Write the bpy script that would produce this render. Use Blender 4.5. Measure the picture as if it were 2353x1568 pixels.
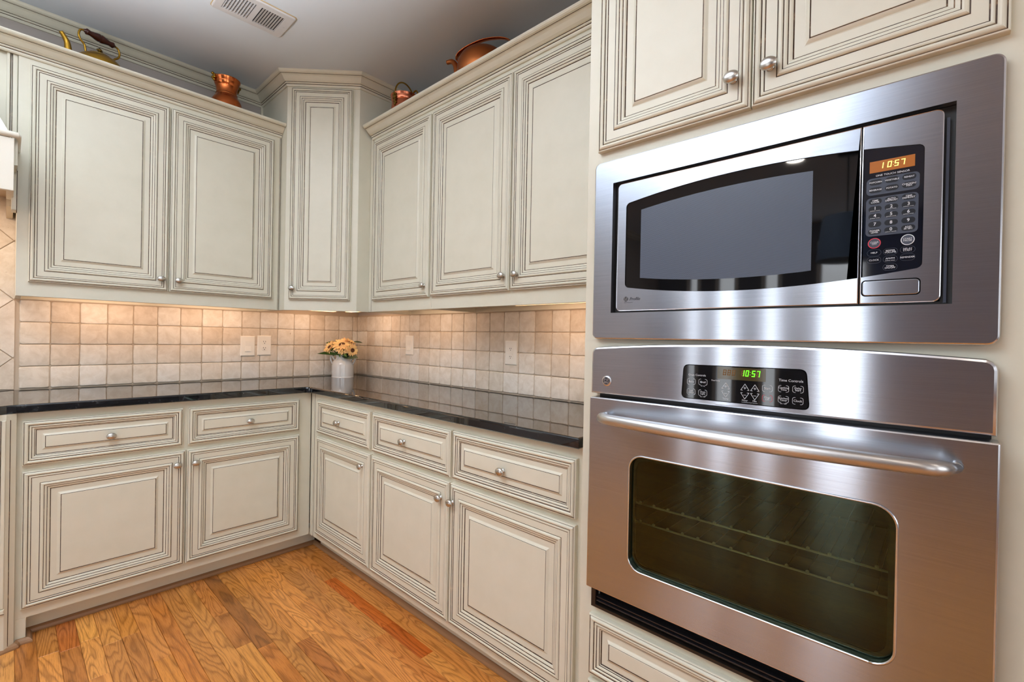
import bpy, bmesh, math, random
from math import sin, cos, pi, radians as rad
from mathutils import Vector, Matrix

for o in list(bpy.data.objects): bpy.data.objects.remove(o, do_unlink=True)
scene = bpy.context.scene
COL = scene.collection

# ------------------------------------------------------------------ camera
CAM = Vector((-1.7555, -3.1674, 1.1968)); YAW, PITCH, ROLL, FPX = -0.8259, -0.0047, 0.0194, 1069.145
F = Vector((-sin(YAW) * cos(PITCH), cos(YAW) * cos(PITCH), sin(PITCH)))
R0 = F.cross(Vector((0, 0, 1))).normalized(); U0 = R0.cross(F)
R1 = R0 * cos(ROLL) + U0 * sin(ROLL); U1 = U0 * cos(ROLL) - R0 * sin(ROLL)
cd = bpy.data.cameras.new('camera'); cam = bpy.data.objects.new('camera', cd); COL.objects.link(cam)
m = Matrix((R1, U1, -F)).transposed().to_4x4(); m.translation = CAM; cam.matrix_world = m
cd.sensor_width = 36.0; cd.sensor_fit = 'HORIZONTAL'; cd.lens = FPX / 2353 * 36; cd.clip_start = 0.02
scene.camera = cam

# ------------------------------------------------------------------ world, view, big lights
w = bpy.data.worlds.new('sky'); scene.world = w; w.use_nodes = True
bg = w.node_tree.nodes['Background']; bg.inputs['Color'].default_value = (0.80, 0.90, 1.0, 1); bg.inputs['Strength'].default_value = 0.8
scene.view_settings.view_transform = 'Standard'; scene.view_settings.look = 'None'
scene.view_settings.exposure = 0.14; scene.view_settings.gamma = 1.0; scene.view_settings.use_curve_mapping = False
scene.cycles.use_denoising = True
scene.cycles.max_bounces = 8; scene.cycles.diffuse_bounces = 4; scene.cycles.glossy_bounces = 4
scene.cycles.sample_clamp_indirect = 6.0; scene.cycles.caustics_reflective = False; scene.cycles.caustics_refractive = False

CEIL = 2.69
XL, YF = -6.2, -6.5          # far walls of the room
def area_light(name, loc, target, sx, sy, power, col, parent=None):
    l = bpy.data.lights.new(name, 'AREA'); l.shape = 'RECTANGLE'; l.size = sx; l.size_y = sy; l.energy = power; l.color = col
    o = bpy.data.objects.new(name, l); COL.objects.link(o); o.location = loc
    o.rotation_euler = (Vector(target) - Vector(loc)).to_track_quat('-Z', 'Y').to_euler()
    if parent: o.parent = parent
    return o
DAY = (0.93, 0.96, 1.0)
# daylight through the windows of the two far walls
WINS_L = [(-0.55, 0.10), (-1.0, 0.20), (-1.55, 0.14), (-2.3, 0.42)]         # (centre y, width), unseen left wall slits sized to streak the steel
WINS_F = [(-4.6, 1.6), (-1.9, 1.6)]         # (centre x, width) on the front wall
for yc, ww in WINS_L: area_light('window_daylight', (XL - 0.03, yc, 1.27), (0, yc, 1.27), ww, 2.2, 30 * ww, DAY)
for xc, ww in WINS_F: area_light('window_daylight', (xc, YF - 0.03, 1.55), (xc, 0, 1.4), ww, 1.5, 26, DAY)

# added unseen up-light, bounced off the ceiling to brighten the upper cabinets
fl = bpy.data.lights.new('added_bounce_light', 'SPOT'); fl.energy = 690; fl.color = (0.91, 0.96, 1.0); fl.spot_size = rad(108); fl.spot_blend = 0.7; fl.shadow_soft_size = 0.06
fo = bpy.data.objects.new('added_bounce_light', fl); COL.objects.link(fo); fo.location = (-2.5, -2.15, 1.5); fo.rotation_euler = (Vector((-2.35, -1.95, 2.69)) - Vector(fo.location)).to_track_quat('-Z', 'Y').to_euler()

# ------------------------------------------------------------------ materials
def new_mat(name):
    mt = bpy.data.materials.new(name); mt.use_nodes = True
    nt = mt.node_tree; b = nt.nodes['Principled BSDF']
    return mt, nt, b
def setp(b, **k):
    names = dict(col='Base Color', rough='Roughness', metal='Metallic', spec='Specular IOR Level', coat='Coat Weight', crough='Coat Roughness',
                 emi='Emission Color', emis='Emission Strength', trans='Transmission Weight', aniso='Anisotropic', sss='Subsurface Weight')
    for a, v in k.items():
        if a in ('col', 'emi') and len(v) == 3: v = (*v, 1)
        b.inputs[names[a]].default_value = v
def simple(name, col, rough=0.5, **k):
    mt, nt, b = new_mat(name); setp(b, col=col, rough=rough, **k); return mt
def S(r, g, b):          # sRGB 0-255 to linear
    f = lambda c: (c / 255 / 12.92) if c <= 10 else ((c / 255 + 0.055) / 1.055) ** 2.4
    return (f(r), f(g), f(b))
def node(nt, t, **k):
    n = nt.nodes.new(t)
    for a, v in k.items(): setattr(n, a, v)
    return n
def ramp(nt, pts, interp='LINEAR'):
    n = nt.nodes.new('ShaderNodeValToRGB'); n.color_ramp.interpolation = interp
    e = n.color_ramp.elements
    while len(e) < len(pts): e.new(0.5)
    for el, (p, c) in zip(e, pts):
        el.position = p; el.color = (*c, 1) if len(c) == 3 else c
    return n
def noise(nt, scale, detail=3, rough=0.5, vec=None, dist=0.0):
    n = nt.nodes.new('ShaderNodeTexNoise'); n.inputs['Scale'].default_value = scale; n.inputs['Detail'].default_value = detail
    n.inputs['Roughness'].default_value = rough; n.inputs['Distortion'].default_value = dist
    if vec: nt.links.new(vec, n.inputs['Vector'])
    return n
def mapping(nt, src, scale=(1, 1, 1), loc=None):
    n = nt.nodes.new('ShaderNodeMapping'); n.inputs['Scale'].default_value = scale; nt.links.new(src, n.inputs['Vector'])
    if loc: nt.links.new(loc, n.inputs['Location'])
    return n
def bump(nt, b, h, strength=0.2, dist=0.002):
    n = nt.nodes.new('ShaderNodeBump'); n.inputs['Strength'].default_value = strength; n.inputs['Distance'].default_value = dist
    nt.links.new(h, n.inputs['Height']); nt.links.new(n.outputs[0], b.inputs['Normal'])
def mixc(nt, fac, a, b_, blend='MIX'):
    n = nt.nodes.new('ShaderNodeMix'); n.data_type = 'RGBA'; n.blend_type = blend
    for s, v in ((n.inputs[0], fac), (n.inputs[6], a), (n.inputs[7], b_)):
        if hasattr(v, 'links'): nt.links.new(v, s)
        elif isinstance(v, (int, float)): s.default_value = v
        else: s.default_value = (*v, 1) if len(v) == 3 else v
    return n.outputs[2]

PAINT_C = S(218, 209, 190)
def mk_paint():
    mt, nt, b = new_mat('cream_paint'); tc = node(nt, 'ShaderNodeTexCoord')
    n = noise(nt, 9, 4, 0.6, tc.outputs['Object'])
    r = ramp(nt, [(0.3, S(214, 210, 191)), (0.7, S(220, 216, 198))]); nt.links.new(n.outputs[0], r.inputs[0])
    nt.links.new(r.outputs[0], b.inputs['Base Color']); setp(b, rough=0.38, spec=0.45); return mt
def mk_glaze():
    mt, nt, b = new_mat('brown_glaze'); tc = node(nt, 'ShaderNodeTexCoord')
    n = noise(nt, 42, 4, 0.7, tc.outputs['Object'])
    r = ramp(nt, [(0.30, S(36, 22, 13)), (0.55, S(70, 47, 29)), (0.75, S(150, 122, 92))]); nt.links.new(n.outputs[0], r.inputs[0])
    nt.links.new(r.outputs[0], b.inputs['Base Color']); setp(b, rough=0.5, spec=0.3); return mt
PAINT, GLAZE = mk_paint(), mk_glaze()
HOODM = simple('hood_cream_paint', S(226, 221, 207), 0.4)
FARWALL = simple('slate_grey_wall_paint', S(126, 130, 142), 0.8)
WALLM = simple('warm_grey_wall_paint', S(180, 171, 164), 0.7)
CEILM = simple('grey_ceiling_paint', S(213, 220, 229), 0.8)
def mk_tile():
    mt, nt, b = new_mat('tumbled_travertine'); tc = node(nt, 'ShaderNodeTexCoord'); oi = node(nt, 'ShaderNodeObjectInfo')
    loc = node(nt, 'ShaderNodeVectorMath', operation='SCALE'); loc.inputs[0].default_value = (37, 51, 23); nt.links.new(oi.outputs['Random'], loc.inputs['Scale'])
    mp = mapping(nt, tc.outputs['Object'], (1, 1, 1), loc.outputs[0])
    base = ramp(nt, [(0, S(220, 207, 190)), (0.35, S(232, 223, 209)), (0.7, S(239, 233, 223)), (1, S(224, 210, 192))]); nt.links.new(oi.outputs['Random'], base.inputs[0])
    n1 = noise(nt, 22, 6, 0.65, mp.outputs[0], 0.6); r1 = ramp(nt, [(0.35, (0.80, 0.76, 0.70)), (0.62, (1, 1, 1))]); nt.links.new(n1.outputs[0], r1.inputs[0])
    c1 = mixc(nt, 0.75, base.outputs[0], r1.outputs[0], 'MULTIPLY')
    mp2 = mapping(nt, mp.outputs[0], (1, 1, 2.2)); n2 = noise(nt, 70, 5, 0.7, mp2.outputs[0], 0.8)
    r2 = ramp(nt, [(0.64, (0, 0, 0)), (0.72, (1, 1, 1))]); nt.links.new(n2.outputs[0], r2.inputs[0])
    n3 = noise(nt, 9, 2, 0.5, mp.outputs[0]); r3 = ramp(nt, [(0.5, (0, 0, 0)), (0.62, (1, 1, 1))]); nt.links.new(n3.outputs[0], r3.inputs[0])
    pit = mixc(nt, 1.0, r2.outputs[0], r3.outputs[0], 'MULTIPLY')
    c2 = mixc(nt, pit, c1, S(158, 136, 110)); nt.links.new(c2, b.inputs['Base Color'])
    inv = node(nt, 'ShaderNodeInvert'); nt.links.new(pit, inv.inputs['Color']); bump(nt, b, inv.outputs[0], 0.35, 0.002)
    setp(b, rough=0.55, spec=0.3); return mt
TILE = mk_tile()
GROUT = simple('grey_beige_grout', S(190, 173, 152), 0.9)
def mk_granite():
    mt, nt, b = new_mat('black_granite'); tc = node(nt, 'ShaderNodeTexCoord')
    v = node(nt, 'ShaderNodeTexVoronoi'); v.inputs['Scale'].default_value = 260; nt.links.new(tc.outputs['Object'], v.inputs['Vector'])
    n = noise(nt, 60, 4, 0.6, tc.outputs['Object'])
    r = ramp(nt, [(0.45, S(17, 18, 20)), (0.62, S(32, 34, 36)), (0.75, S(56, 58, 60))]); nt.links.new(n.outputs[0], r.inputs[0])
    nt.links.new(r.outputs[0], b.inputs['Base Color']); setp(b, rough=0.025, spec=0.8); return mt
GRANITE = mk_granite()
def mk_oak(objcol=True, name='oak_plank'):
    mt, nt, b = new_mat(name); tc = node(nt, 'ShaderNodeTexCoord'); oi = node(nt, 'ShaderNodeObjectInfo')
    src = tc.outputs['Object']
    loc = node(nt, 'ShaderNodeVectorMath', operation='SCALE'); loc.inputs[0].default_value = (41, 67, 13); nt.links.new(oi.outputs['Random'], loc.inputs['Scale'])
    off = loc.outputs[0]
    if not objcol:
        br = node(nt, 'ShaderNodeTexBrick'); br.inputs['Scale'].default_value = 1; br.inputs['Brick Width'].default_value = 0.7; br.inputs['Row Height'].default_value = 0.057
        br.inputs['Mortar Size'].default_value = 0.0006; br.inputs['Color1'].default_value = (0, 0, 0, 1); br.inputs['Color2'].default_value = (1, 1, 1, 1); br.inputs['Mortar'].default_value = (0.5, 0.5, 0.5, 1)
        rt = node(nt, 'ShaderNodeMapping'); rt.inputs['Rotation'].default_value = (0, 0, pi / 2); nt.links.new(src, rt.inputs['Vector']); nt.links.new(rt.outputs[0], br.inputs['Vector'])
        loc2 = node(nt, 'ShaderNodeVectorMath', operation='SCALE'); loc2.inputs[0].default_value = (41, 67, 13); nt.links.new(br.outputs['Color'], loc2.inputs['Scale']); off = loc2.outputs[0]
    mp = mapping(nt, src, (11, 1.5, 1), off)
    n = noise(nt, 1.0, 1.6, 0.45, mp.outputs[0], 0.35)
    mul = node(nt, 'ShaderNodeMath', operation='MULTIPLY'); nt.links.new(n.outputs[0], mul.inputs[0])
    r2 = node(nt, 'ShaderNodeMath', operation='MULTIPLY'); r2.inputs[1].default_value = 7.31; nt.links.new(oi.outputs['Random'], r2.inputs[0]); r3 = node(nt, 'ShaderNodeMath', operation='FRACT'); nt.links.new(r2.outputs[0], r3.inputs[0])
    r4 = node(nt, 'ShaderNodeMath', operation='MULTIPLY_ADD'); r4.inputs[1].default_value = 20; r4.inputs[2].default_value = 7; nt.links.new(r3.outputs[0], r4.inputs[0]); nt.links.new(r4.outputs[0], mul.inputs[1])
    fr = node(nt, 'ShaderNodeMath', operation='FRACT'); nt.links.new(mul.outputs[0], fr.inputs[0])
    rg = ramp(nt, [(0.0, (0.42, 0.38, 0.34)), (0.14, (0.60, 0.56, 0.52)), (0.36, (0.95, 0.94, 0.93)), (0.75, (1, 1, 1)), (0.92, (0.78, 0.76, 0.74)), (1, (0.46, 0.42, 0.38))]); nt.links.new(fr.outputs[0], rg.inputs[0])
    mp2 = mapping(nt, src, (420, 16, 1), off); n2 = noise(nt, 1.0, 3, 0.6, mp2.outputs[0])
    rp = ramp(nt, [(0.36, (0.55, 0.5, 0.45)), (0.52, (1, 1, 1))]); nt.links.new(n2.outputs[0], rp.inputs[0])
    base = ramp(nt, [(0, S(196, 122, 52)), (0.3, S(214, 140, 66)), (0.6, S(226, 154, 78)), (0.85, S(204, 130, 58)), (1, S(230, 164, 90))])
    if objcol: nt.links.new(oi.outputs['Random'], base.inputs[0])
    else: nt.links.new(br.outputs['Color'], base.inputs[0])
    col = base.outputs[0]
    if objcol: col = mixc(nt, 1.0, col, oi.outputs['Color'], 'MULTIPLY')
    c1 = mixc(nt, 0.72, col, rg.outputs[0], 'MULTIPLY'); c2 = mixc(nt, 0.6, c1, rp.outputs[0], 'MULTIPLY')
    nt.links.new(c2, b.inputs['Base Color']); setp(b, rough=0.26, spec=0.5); bump(nt, b, rp.outputs[0], 0.08, 0.0005); return mt
OAK, OAKF = mk_oak(), mk_oak(False, 'oak_floor_boards')
SHOE = simple('oak_shoe_moulding', S(150, 112, 78), 0.45)
def mk_steel(name, col, rough, aniso=0.85, streak=0.08):
    mt, nt, b = new_mat(name); tc = node(nt, 'ShaderNodeTexCoord')
    tg = node(nt, 'ShaderNodeTangent', direction_type='UV_MAP'); nt.links.new(tg.outputs[0], b.inputs['Tangent'])
    mp = mapping(nt, tc.outputs['Object'], (6, 6, 900)); n = noise(nt, 1.0, 3, 0.7, mp.outputs[0])
    r = ramp(nt, [(0.3, tuple(c * (1 - streak) for c in col)), (0.7, tuple(min(1, c * (1 + streak)) for c in col))]); nt.links.new(n.outputs[0], r.inputs[0])
    nt.links.new(r.outputs[0], b.inputs['Base Color']); setp(b, metal=1.0, rough=rough, aniso=aniso); return mt
STEEL = mk_steel('brushed_stainless_steel', S(178, 184, 194), 0.19, 1.0)
STEELB = simple('polished_steel_edge', S(215, 215, 218), 0.22, metal=1.0)
HANDLEM = mk_steel('brushed_steel_handle', S(205, 203, 200), 0.34, 0.6)
NICKEL = simple('satin_nickel', S(200, 197, 190), 0.28, metal=1.0)
BLACK = simple('black_plastic', S(9, 9, 10), 0.35)
BLACKG = simple('black_glass', S(7, 8, 10), 0.03, spec=0.6)
NAVYG = simple('navy_black_glass', S(12, 16, 28), 0.05, spec=0.6)
LEGEND = simple('white_print', S(222, 226, 232), 0.5)
GREYP = simple('slate_grey_print', S(62, 68, 82), 0.35)
KEYM = simple('dark_key_print', S(14, 17, 25), 0.3)
REDP = simple('red_print', S(216, 44, 66), 0.5)
INK = simple('dark_badge_ink', S(34, 36, 44), 0.4)
AMBER = simple('amber_lcd', S(150, 84, 16), 0.3, emi=S(214, 126, 24), emis=0.12)
AMBERD = simple('amber_digit', S(240, 225, 120), 0.4, emi=S(246, 232, 130), emis=0.9)
OLIVE = simple('dark_amber_display', S(40, 32, 4), 0.08, emi=S(84, 66, 4), emis=0.3)
OLIVED = simple('unlit_amber_digit', S(90, 58, 10), 0.3, emi=S(120, 78, 10), emis=0.3)
GREEN = simple('lit_green_digit', S(90, 240, 30), 0.4, emi=S(112, 255, 34), emis=1.1)
def mk_glasspane(name, tint, refl):
    mt = bpy.data.materials.new(name); mt.use_nodes = True; nt = mt.node_tree; nt.nodes.clear()
    out = node(nt, 'ShaderNodeOutputMaterial'); tr = node(nt, 'ShaderNodeBsdfTransparent'); tr.inputs[0].default_value = (*tint, 1)
    gl = node(nt, 'ShaderNodeBsdfGlossy'); gl.inputs['Roughness'].default_value = 0.015; gl.inputs['Color'].default_value = (*refl, 1)
    fr = node(nt, 'ShaderNodeFresnel'); fr.inputs['IOR'].default_value = 1.6
    mx = node(nt, 'ShaderNodeMixShader'); nt.links.new(fr.outputs[0], mx.inputs[0]); nt.links.new(tr.outputs[0], mx.inputs[1]); nt.links.new(gl.outputs[0], mx.inputs[2]); nt.links.new(mx.outputs[0], out.inputs[0])
    return mt
OVGLASS = mk_glasspane('green_tinted_oven_glass', (0.52, 0.64, 0.48), (0.72, 0.95, 0.72))
PANE = mk_glasspane('window_glass', (0.95, 0.97, 0.97), (1, 1, 1))
CAVITY = simple('dark_oven_enamel', S(24, 27, 22), 0.5)
RACK_SHADED = simple('shaded_rack_wire', S(40, 38, 34), 0.5)  # rear rack wires darkened, the cavity's shade put into their colour
RACK_LIT = simple('lit_rack_chrome', S(236, 220, 190), 0.35, metal=0.35)  # front rods and studs lightened so they read as catching light
def mk_mesh_screen():
    mt, nt, b = new_mat('perforated_screen'); tc = node(nt, 'ShaderNodeTexCoord')
    mp = mapping(nt, tc.outputs['Object'], (420, 1, 420)); sp = node(nt, 'ShaderNodeSeparateXYZ'); nt.links.new(mp.outputs[0], sp.inputs[0])
    fl = node(nt, 'ShaderNodeMath', operation='FLOOR'); nt.links.new(sp.outputs[2], fl.inputs[0])
    h = node(nt, 'ShaderNodeMath', operation='MULTIPLY'); h.inputs[1].default_value = 0.5; nt.links.new(fl.outputs[0], h.inputs[0])
    ad = node(nt, 'ShaderNodeMath', operation='ADD'); nt.links.new(sp.outputs[0], ad.inputs[0]); nt.links.new(h.outputs[0], ad.inputs[1])
    def sq(s):
        f = node(nt, 'ShaderNodeMath', operation='FRACT'); nt.links.new(s, f.inputs[0]); a = node(nt, 'ShaderNodeMath', operation='SUBTRACT'); nt.links.new(f.outputs[0], a.inputs[0]); a.inputs[1].default_value = 0.5
        p = node(nt, 'ShaderNodeMath', operation='POWER'); nt.links.new(a.outputs[0], p.inputs[0]); p.inputs[1].default_value = 2; return p.outputs[0]
    su = node(nt, 'ShaderNodeMath', operation='ADD'); nt.links.new(sq(ad.outputs[0]), su.inputs[0]); nt.links.new(sq(sp.outputs[2]), su.inputs[1])
    r = ramp(nt, [(0.06, S(16, 19, 27)), (0.13, S(84, 93, 110))]); nt.links.new(su.outputs[0], r.inputs[0]); nt.links.new(r.outputs[0], b.inputs['Base Color']); setp(b, rough=0.4); return mt
SCREEN = mk_mesh_screen()
COPPER = simple('polished_copper', S(205, 112, 62), 0.2, metal=1.0)
COPPERD = simple('dull_copper', S(178, 104, 58), 0.36, metal=1.0)
COPPERP = simple('pink_copper', S(214, 128, 96), 0.26, metal=1.0)
BRASS = simple('aged_brass', S(176, 136, 52), 0.28, metal=1.0)
BRASSD = simple('dark_brass', S(120, 96, 44), 0.4, metal=1.0)
REDWOOD = simple('dark_red_turned_wood', S(62, 22, 12), 0.18)
PLASTIC = simple('ivory_plastic', S(248, 243, 232), 0.35)
SLOT = simple('dark_slot', S(50, 36, 28), 0.6)
STONEW = simple('white_glazed_stoneware', S(224, 224, 222), 0.12, coat=0.5)
PETAL = None
def mk_petal():
    mt, nt, b = new_mat('sunflower_petal'); tc = node(nt, 'ShaderNodeTexCoord')
    n = noise(nt, 45, 3, 0.6, tc.outputs['Object']); r = ramp(nt, [(0.35, S(247, 190, 136)), (0.5, S(250, 214, 146)), (0.68, S(252, 228, 166))]); nt.links.new(n.outputs[0], r.inputs[0])
    nt.links.new(r.outputs[0], b.inputs['Base Color']); setp(b, rough=0.6); return mt
PETAL = mk_petal()
SEED = simple('brown_seed_head', S(96, 62, 40), 0.9)
LEAF = simple('leaf_green', S(88, 122, 48), 0.5)
LEAFD = simple('dark_leaf_green', S(52, 70, 40), 0.5)
VENTM = simple('vent_enamel', S(206, 204, 206), 0.45)
TAPE = simple('tan_paint_edge', S(196, 170, 126), 0.7)
TUBE = simple('warm_lamp_lens', S(255, 226, 190), 0.4, emi=S(255, 212, 160), emis=2.0)
LAMPE = simple('recessed_lamp_lens', S(255, 236, 205), 0.4, emi=S(255, 226, 180), emis=14.0)
SHADE = simple('blue_grey_lampshade', S(92, 108, 128), 0.8)
TRIMW = simple('white_window_trim', S(232, 232, 228), 0.45)
WIRE = simple('white_cable', S(205, 196, 178), 0.5)

# ------------------------------------------------------------------ mesh builder
class MB:
    def __init__(s): s.v, s.f, s.m = [], [], []
    def add(s, vs, fs, mi=0):
        n = len(s.v); s.v += [tuple(p) for p in vs]; s.f += [tuple(i + n for i in f) for f in fs]
        s.m += (list(mi) if isinstance(mi, (list, tuple)) else [mi] * len(fs)); return s
    def box(s, x0, x1, y0, y1, z0, z1, mi=0):
        x0, x1 = sorted((x0, x1)); y0, y1 = sorted((y0, y1)); z0, z1 = sorted((z0, z1))
        v = [(x, y, z) for z in (z0, z1) for y in (y0, y1) for x in (x0, x1)]
        return s.add(v, [(0, 2, 3, 1), (4, 5, 7, 6), (0, 1, 5, 4), (2, 6, 7, 3), (0, 4, 6, 2), (1, 3, 7, 5)], mi)
    def bbox(s, x0, x1, y0, y1, z0, z1, b=0.002, mi=0):      # bevelled box: chamfer on all edges of the -y front
        x0, x1 = sorted((x0, x1)); y0, y1 = sorted((y0, y1)); z0, z1 = sorted((z0, z1))
        def loop(i, y): return [(x0 + i, y, z0 + i), (x1 - i, y, z0 + i), (x1 - i, y, z1 - i), (x0 + i, y, z1 - i)]
        v = loop(0, y1) + loop(0, y0 + b) + loop(b * .3, y0 + b * .3) + loop(b, y0)
        f = [(3, 2, 1, 0)]
        for r in range(3):
            for i in range(4):
                j = (i + 1) % 4; f.append((r * 4 + i, r * 4 + j, r * 4 + 4 + j, r * 4 + 4 + i))
        f.append((12, 13, 14, 15)); return s.add(v, f, mi)
    def prism(s, poly, z0, z1, mi=0, bev=0.0):
        n = len(poly); v = [(x, y, z0) for x, y in poly] + [(x, y, z1) for x, y in poly]
        a = sum(poly[i][0] * poly[(i + 1) % n][1] - poly[(i + 1) % n][0] * poly[i][1] for i in range(n))
        f = [tuple(range(n - 1, -1, -1)), tuple(range(n, 2 * n))] + [(i, (i + 1) % n, n + (i + 1) % n, n + i) for i in range(n)]
        if a < 0: f = [t[::-1] for t in f]
        return s.add(v, f, mi)
    def lathe(s, prof, n=24, axis='z', c=(0, 0, 0), mi=0, sx=1.0, sy=1.0, cap=True):
        v, f = [], []
        for r, h in prof:
            for k in range(n):
                a = 2 * pi * k / n; p = (r * cos(a) * sx, r * sin(a) * sy, h)
                if axis == '-y': p = (p[0], -p[2], p[1])
                if axis == 'x': p = (p[2], p[0], p[1])
                v.append((p[0] + c[0], p[1] + c[1], p[2] + c[2]))
        for i in range(len(prof) - 1):
            for k in range(n):
                j = (k + 1) % n; f.append((i * n + k, i * n + j, i * n + n + j, i * n + n + k))
        if cap:
            if prof[0][0] > 1e-6: f.append(tuple(range(n - 1, -1, -1)))
            if prof[-1][0] > 1e-6: f.append(tuple((len(prof) - 1) * n + k for k in range(n)))
        return s.add(v, f, mi)
    def tube(s, pts, rad_, n=8, mi=0, flat=1.0, up=None):
        P = [Vector(p) for p in pts]; rr = rad_ if isinstance(rad_, (list, tuple)) else [rad_] * len(P)
        v, f = [], []; pu = Vector(up) if up else None
        for i, p in enumerate(P):
            t = (P[min(i + 1, len(P) - 1)] - P[max(i - 1, 0)]).normalized()
            if pu is None: pu = Vector((0, 0, 1)) if abs(t.z) < .9 else Vector((1, 0, 0))
            a = (pu - t * pu.dot(t)).normalized(); b_ = t.cross(a); pu = a
            for k in range(n):
                an = 2 * pi * k / n; v.append(p + a * cos(an) * rr[i] * flat + b_ * sin(an) * rr[i])
        for i in range(len(P) - 1):
            for k in range(n):
                j = (k + 1) % n; f.append((i * n + k, i * n + j, i * n + n + j, i * n + n + k))
        f.append(tuple(range(n - 1, -1, -1))); f.append(tuple((len(P) - 1) * n + k for k in range(n)))
        return s.add(v, f, mi)
    def rings(s, W, H, prof, x0=0, z0=0, fill=True, back=True):
        """nested rectangles: prof = (inset mm, height mm, material of the strip leading inward)"""
        v, f, mi = [], [], []
        for ins, h, _ in prof:
            i = ins / 1000; v += [(x0 + i, -h / 1000, z0 + i), (x0 + W - i, -h / 1000, z0 + i), (x0 + W - i, -h / 1000, z0 + H - i), (x0 + i, -h / 1000, z0 + H - i)]
        for r in range(len(prof) - 1):
            for i in range(4):
                j = (i + 1) % 4; f.append((r * 4 + i, r * 4 + j, r * 4 + 4 + j, r * 4 + 4 + i)); mi.append(prof[r][2])
        k = (len(prof) - 1) * 4
        if fill: f.append((k, k + 1, k + 2, k + 3)); mi.append(0)
        if back: f.append((3, 2, 1, 0)); mi.append(0)
        return s.add(v, f, mi)
    def sweep(s, path, prof, closed_prof=True):
        """profile (outward, z, mat) along a 2-D path, outward = right-hand side, mitred"""
        P = [Vector((x, y)) for x, y in path]; n = len(prof); v, f, mi = [], [], []
        def nrm(a, b_): d = (b_ - a).normalized(); return Vector((d.y, -d.x))
        for i, p in enumerate(P):
            if i == 0: mt = nrm(P[0], P[1])
            elif i == len(P) - 1: mt = nrm(P[-2], P[-1])
            else:
                a, b_ = nrm(P[i - 1], p), nrm(p, P[i + 1]); mt = (a + b_) / (1 + a.dot(b_))
            for o, z, _ in prof: v.append((p.x + mt.x * o, p.y + mt.y * o, z))
        for i in range(len(P) - 1):
            for k in range(n if closed_prof else n - 1):
                j = (k + 1) % n; f.append((i * n + k, i * n + j, (i + 1) * n + j, (i + 1) * n + k)); mi.append(prof[k][2])
        f.append(tuple(range(n))); mi.append(0); f.append(tuple((len(P) - 1) * n + k for k in range(n - 1, -1, -1))); mi.append(0)
        return s.add(v, f, mi)
    def plate(s, outer, holes, yf, yb, bev=0.0, mi=0, himi=None):
        """plate in the xz plane facing -y with holes; outer/holes = lists of (x, z)"""
        bm = bmesh.new(); loops = []
        def off(loop, d):
            n = len(loop); r = []
            ar = sum(loop[i][0] * loop[(i + 1) % n][1] - loop[(i + 1) % n][0] * loop[i][1] for i in range(n)); sg = 1 if ar > 0 else -1
            for i in range(n):
                a, b_, c = Vector(loop[i - 1]), Vector(loop[i]), Vector(loop[(i + 1) % n]); d1 = (b_ - a).normalized(); d2 = (c - b_).normalized()
                n1 = Vector((-d1.y, d1.x)) * sg; n2 = Vector((-d2.y, d2.x)) * sg; mt = (n1 + n2) / max(.3, 1 + n1.dot(n2)); r.append((b_.x + mt.x * d, b_.y + mt.y * d))
            return r
        fo = off(outer, bev) if bev else outer
        es = []
        for lp in [fo] + holes:
            vs = [bm.verts.new((x, yf, z)) for x, z in lp]; loops.append(vs)
            es += [bm.edges.new((vs[i], vs[(i + 1) % len(vs)])) for i in range(len(vs))]
        bmesh.ops.triangle_fill(bm, use_beauty=True, use_dissolve=False, edges=es)
        bm.verts.index_update(); fs = []
        for fc in bm.faces:
            t = [v.index for v in fc.verts]; fs.append(t if fc.normal.y < 0 else t[::-1])
        s.add([v.co[:] for v in bm.verts], fs, mi); bm.free()
        def wall(lp1, y1, lp2, y2, inner, m_):
            n = len(lp1); ar = sum(lp1[i][0] * lp1[(i + 1) % n][1] - lp1[(i + 1) % n][0] * lp1[i][1] for i in range(n))
            f = [(i, (i + 1) % n, n + (i + 1) % n, n + i) for i in range(n)]
            if (ar > 0) != inner: f = [t[::-1] for t in f]
            s.add([(x, y1, z) for x, z in lp1] + [(x, y2, z) for x, z in lp2], f, m_)
        hm = mi if himi is None else himi
        if bev:
            mid = off(outer, bev * .3); wall(fo, yf, mid, yf + bev * .3, False, hm); wall(mid, yf + bev * .3, outer, yf + bev, False, hm); wall(outer, yf + bev, outer, yb, False, mi)
        else: wall(outer, yf, outer, yb, False, mi)
        for h in holes: wall(h, yf, h, yb, True, hm)
        return s
    def text(s, body, x, z, y, size, mi=0, align='CENTER', shear=0.0, bold=0.0, width=1.0):
        cu = bpy.data.curves.new('t', 'FONT'); cu.body = body; cu.size = size; cu.align_x = align; cu.align_y = 'CENTER'; cu.shear = shear; cu.resolution_u = 2; cu.offset = bold; cu.space_line = 0.75
        ob = bpy.data.objects.new('t', cu); COL.objects.link(ob); dg = bpy.context.evaluated_depsgraph_get(); me = bpy.data.meshes.new_from_object(ob.evaluated_get(dg))
        s.add([(x + v.co.x * width, y, z + v.co.y) for v in me.vertices], [tuple(p.vertices) for p in me.polygons], mi)
        bpy.data.objects.remove(ob); bpy.data.meshes.remove(me); bpy.data.curves.remove(cu); return s
    def mesh(s, name, mats, smooth=False, uv=False):
        me = bpy.data.meshes.new(name); me.from_pydata(s.v, [], s.f)
        for mt in mats: me.materials.append(mt)
        me.polygons.foreach_set('material_index', s.m)
        if smooth: me.polygons.foreach_set('use_smooth', [True] * len(me.polygons))
        if uv:
            l = me.uv_layers.new(name='UVMap')
            for lp in me.loops: c = me.vertices[lp.vertex_index].co; l.data[lp.index].uv = (c.z, c.x + c.y)
        me.update(); return me
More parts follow.
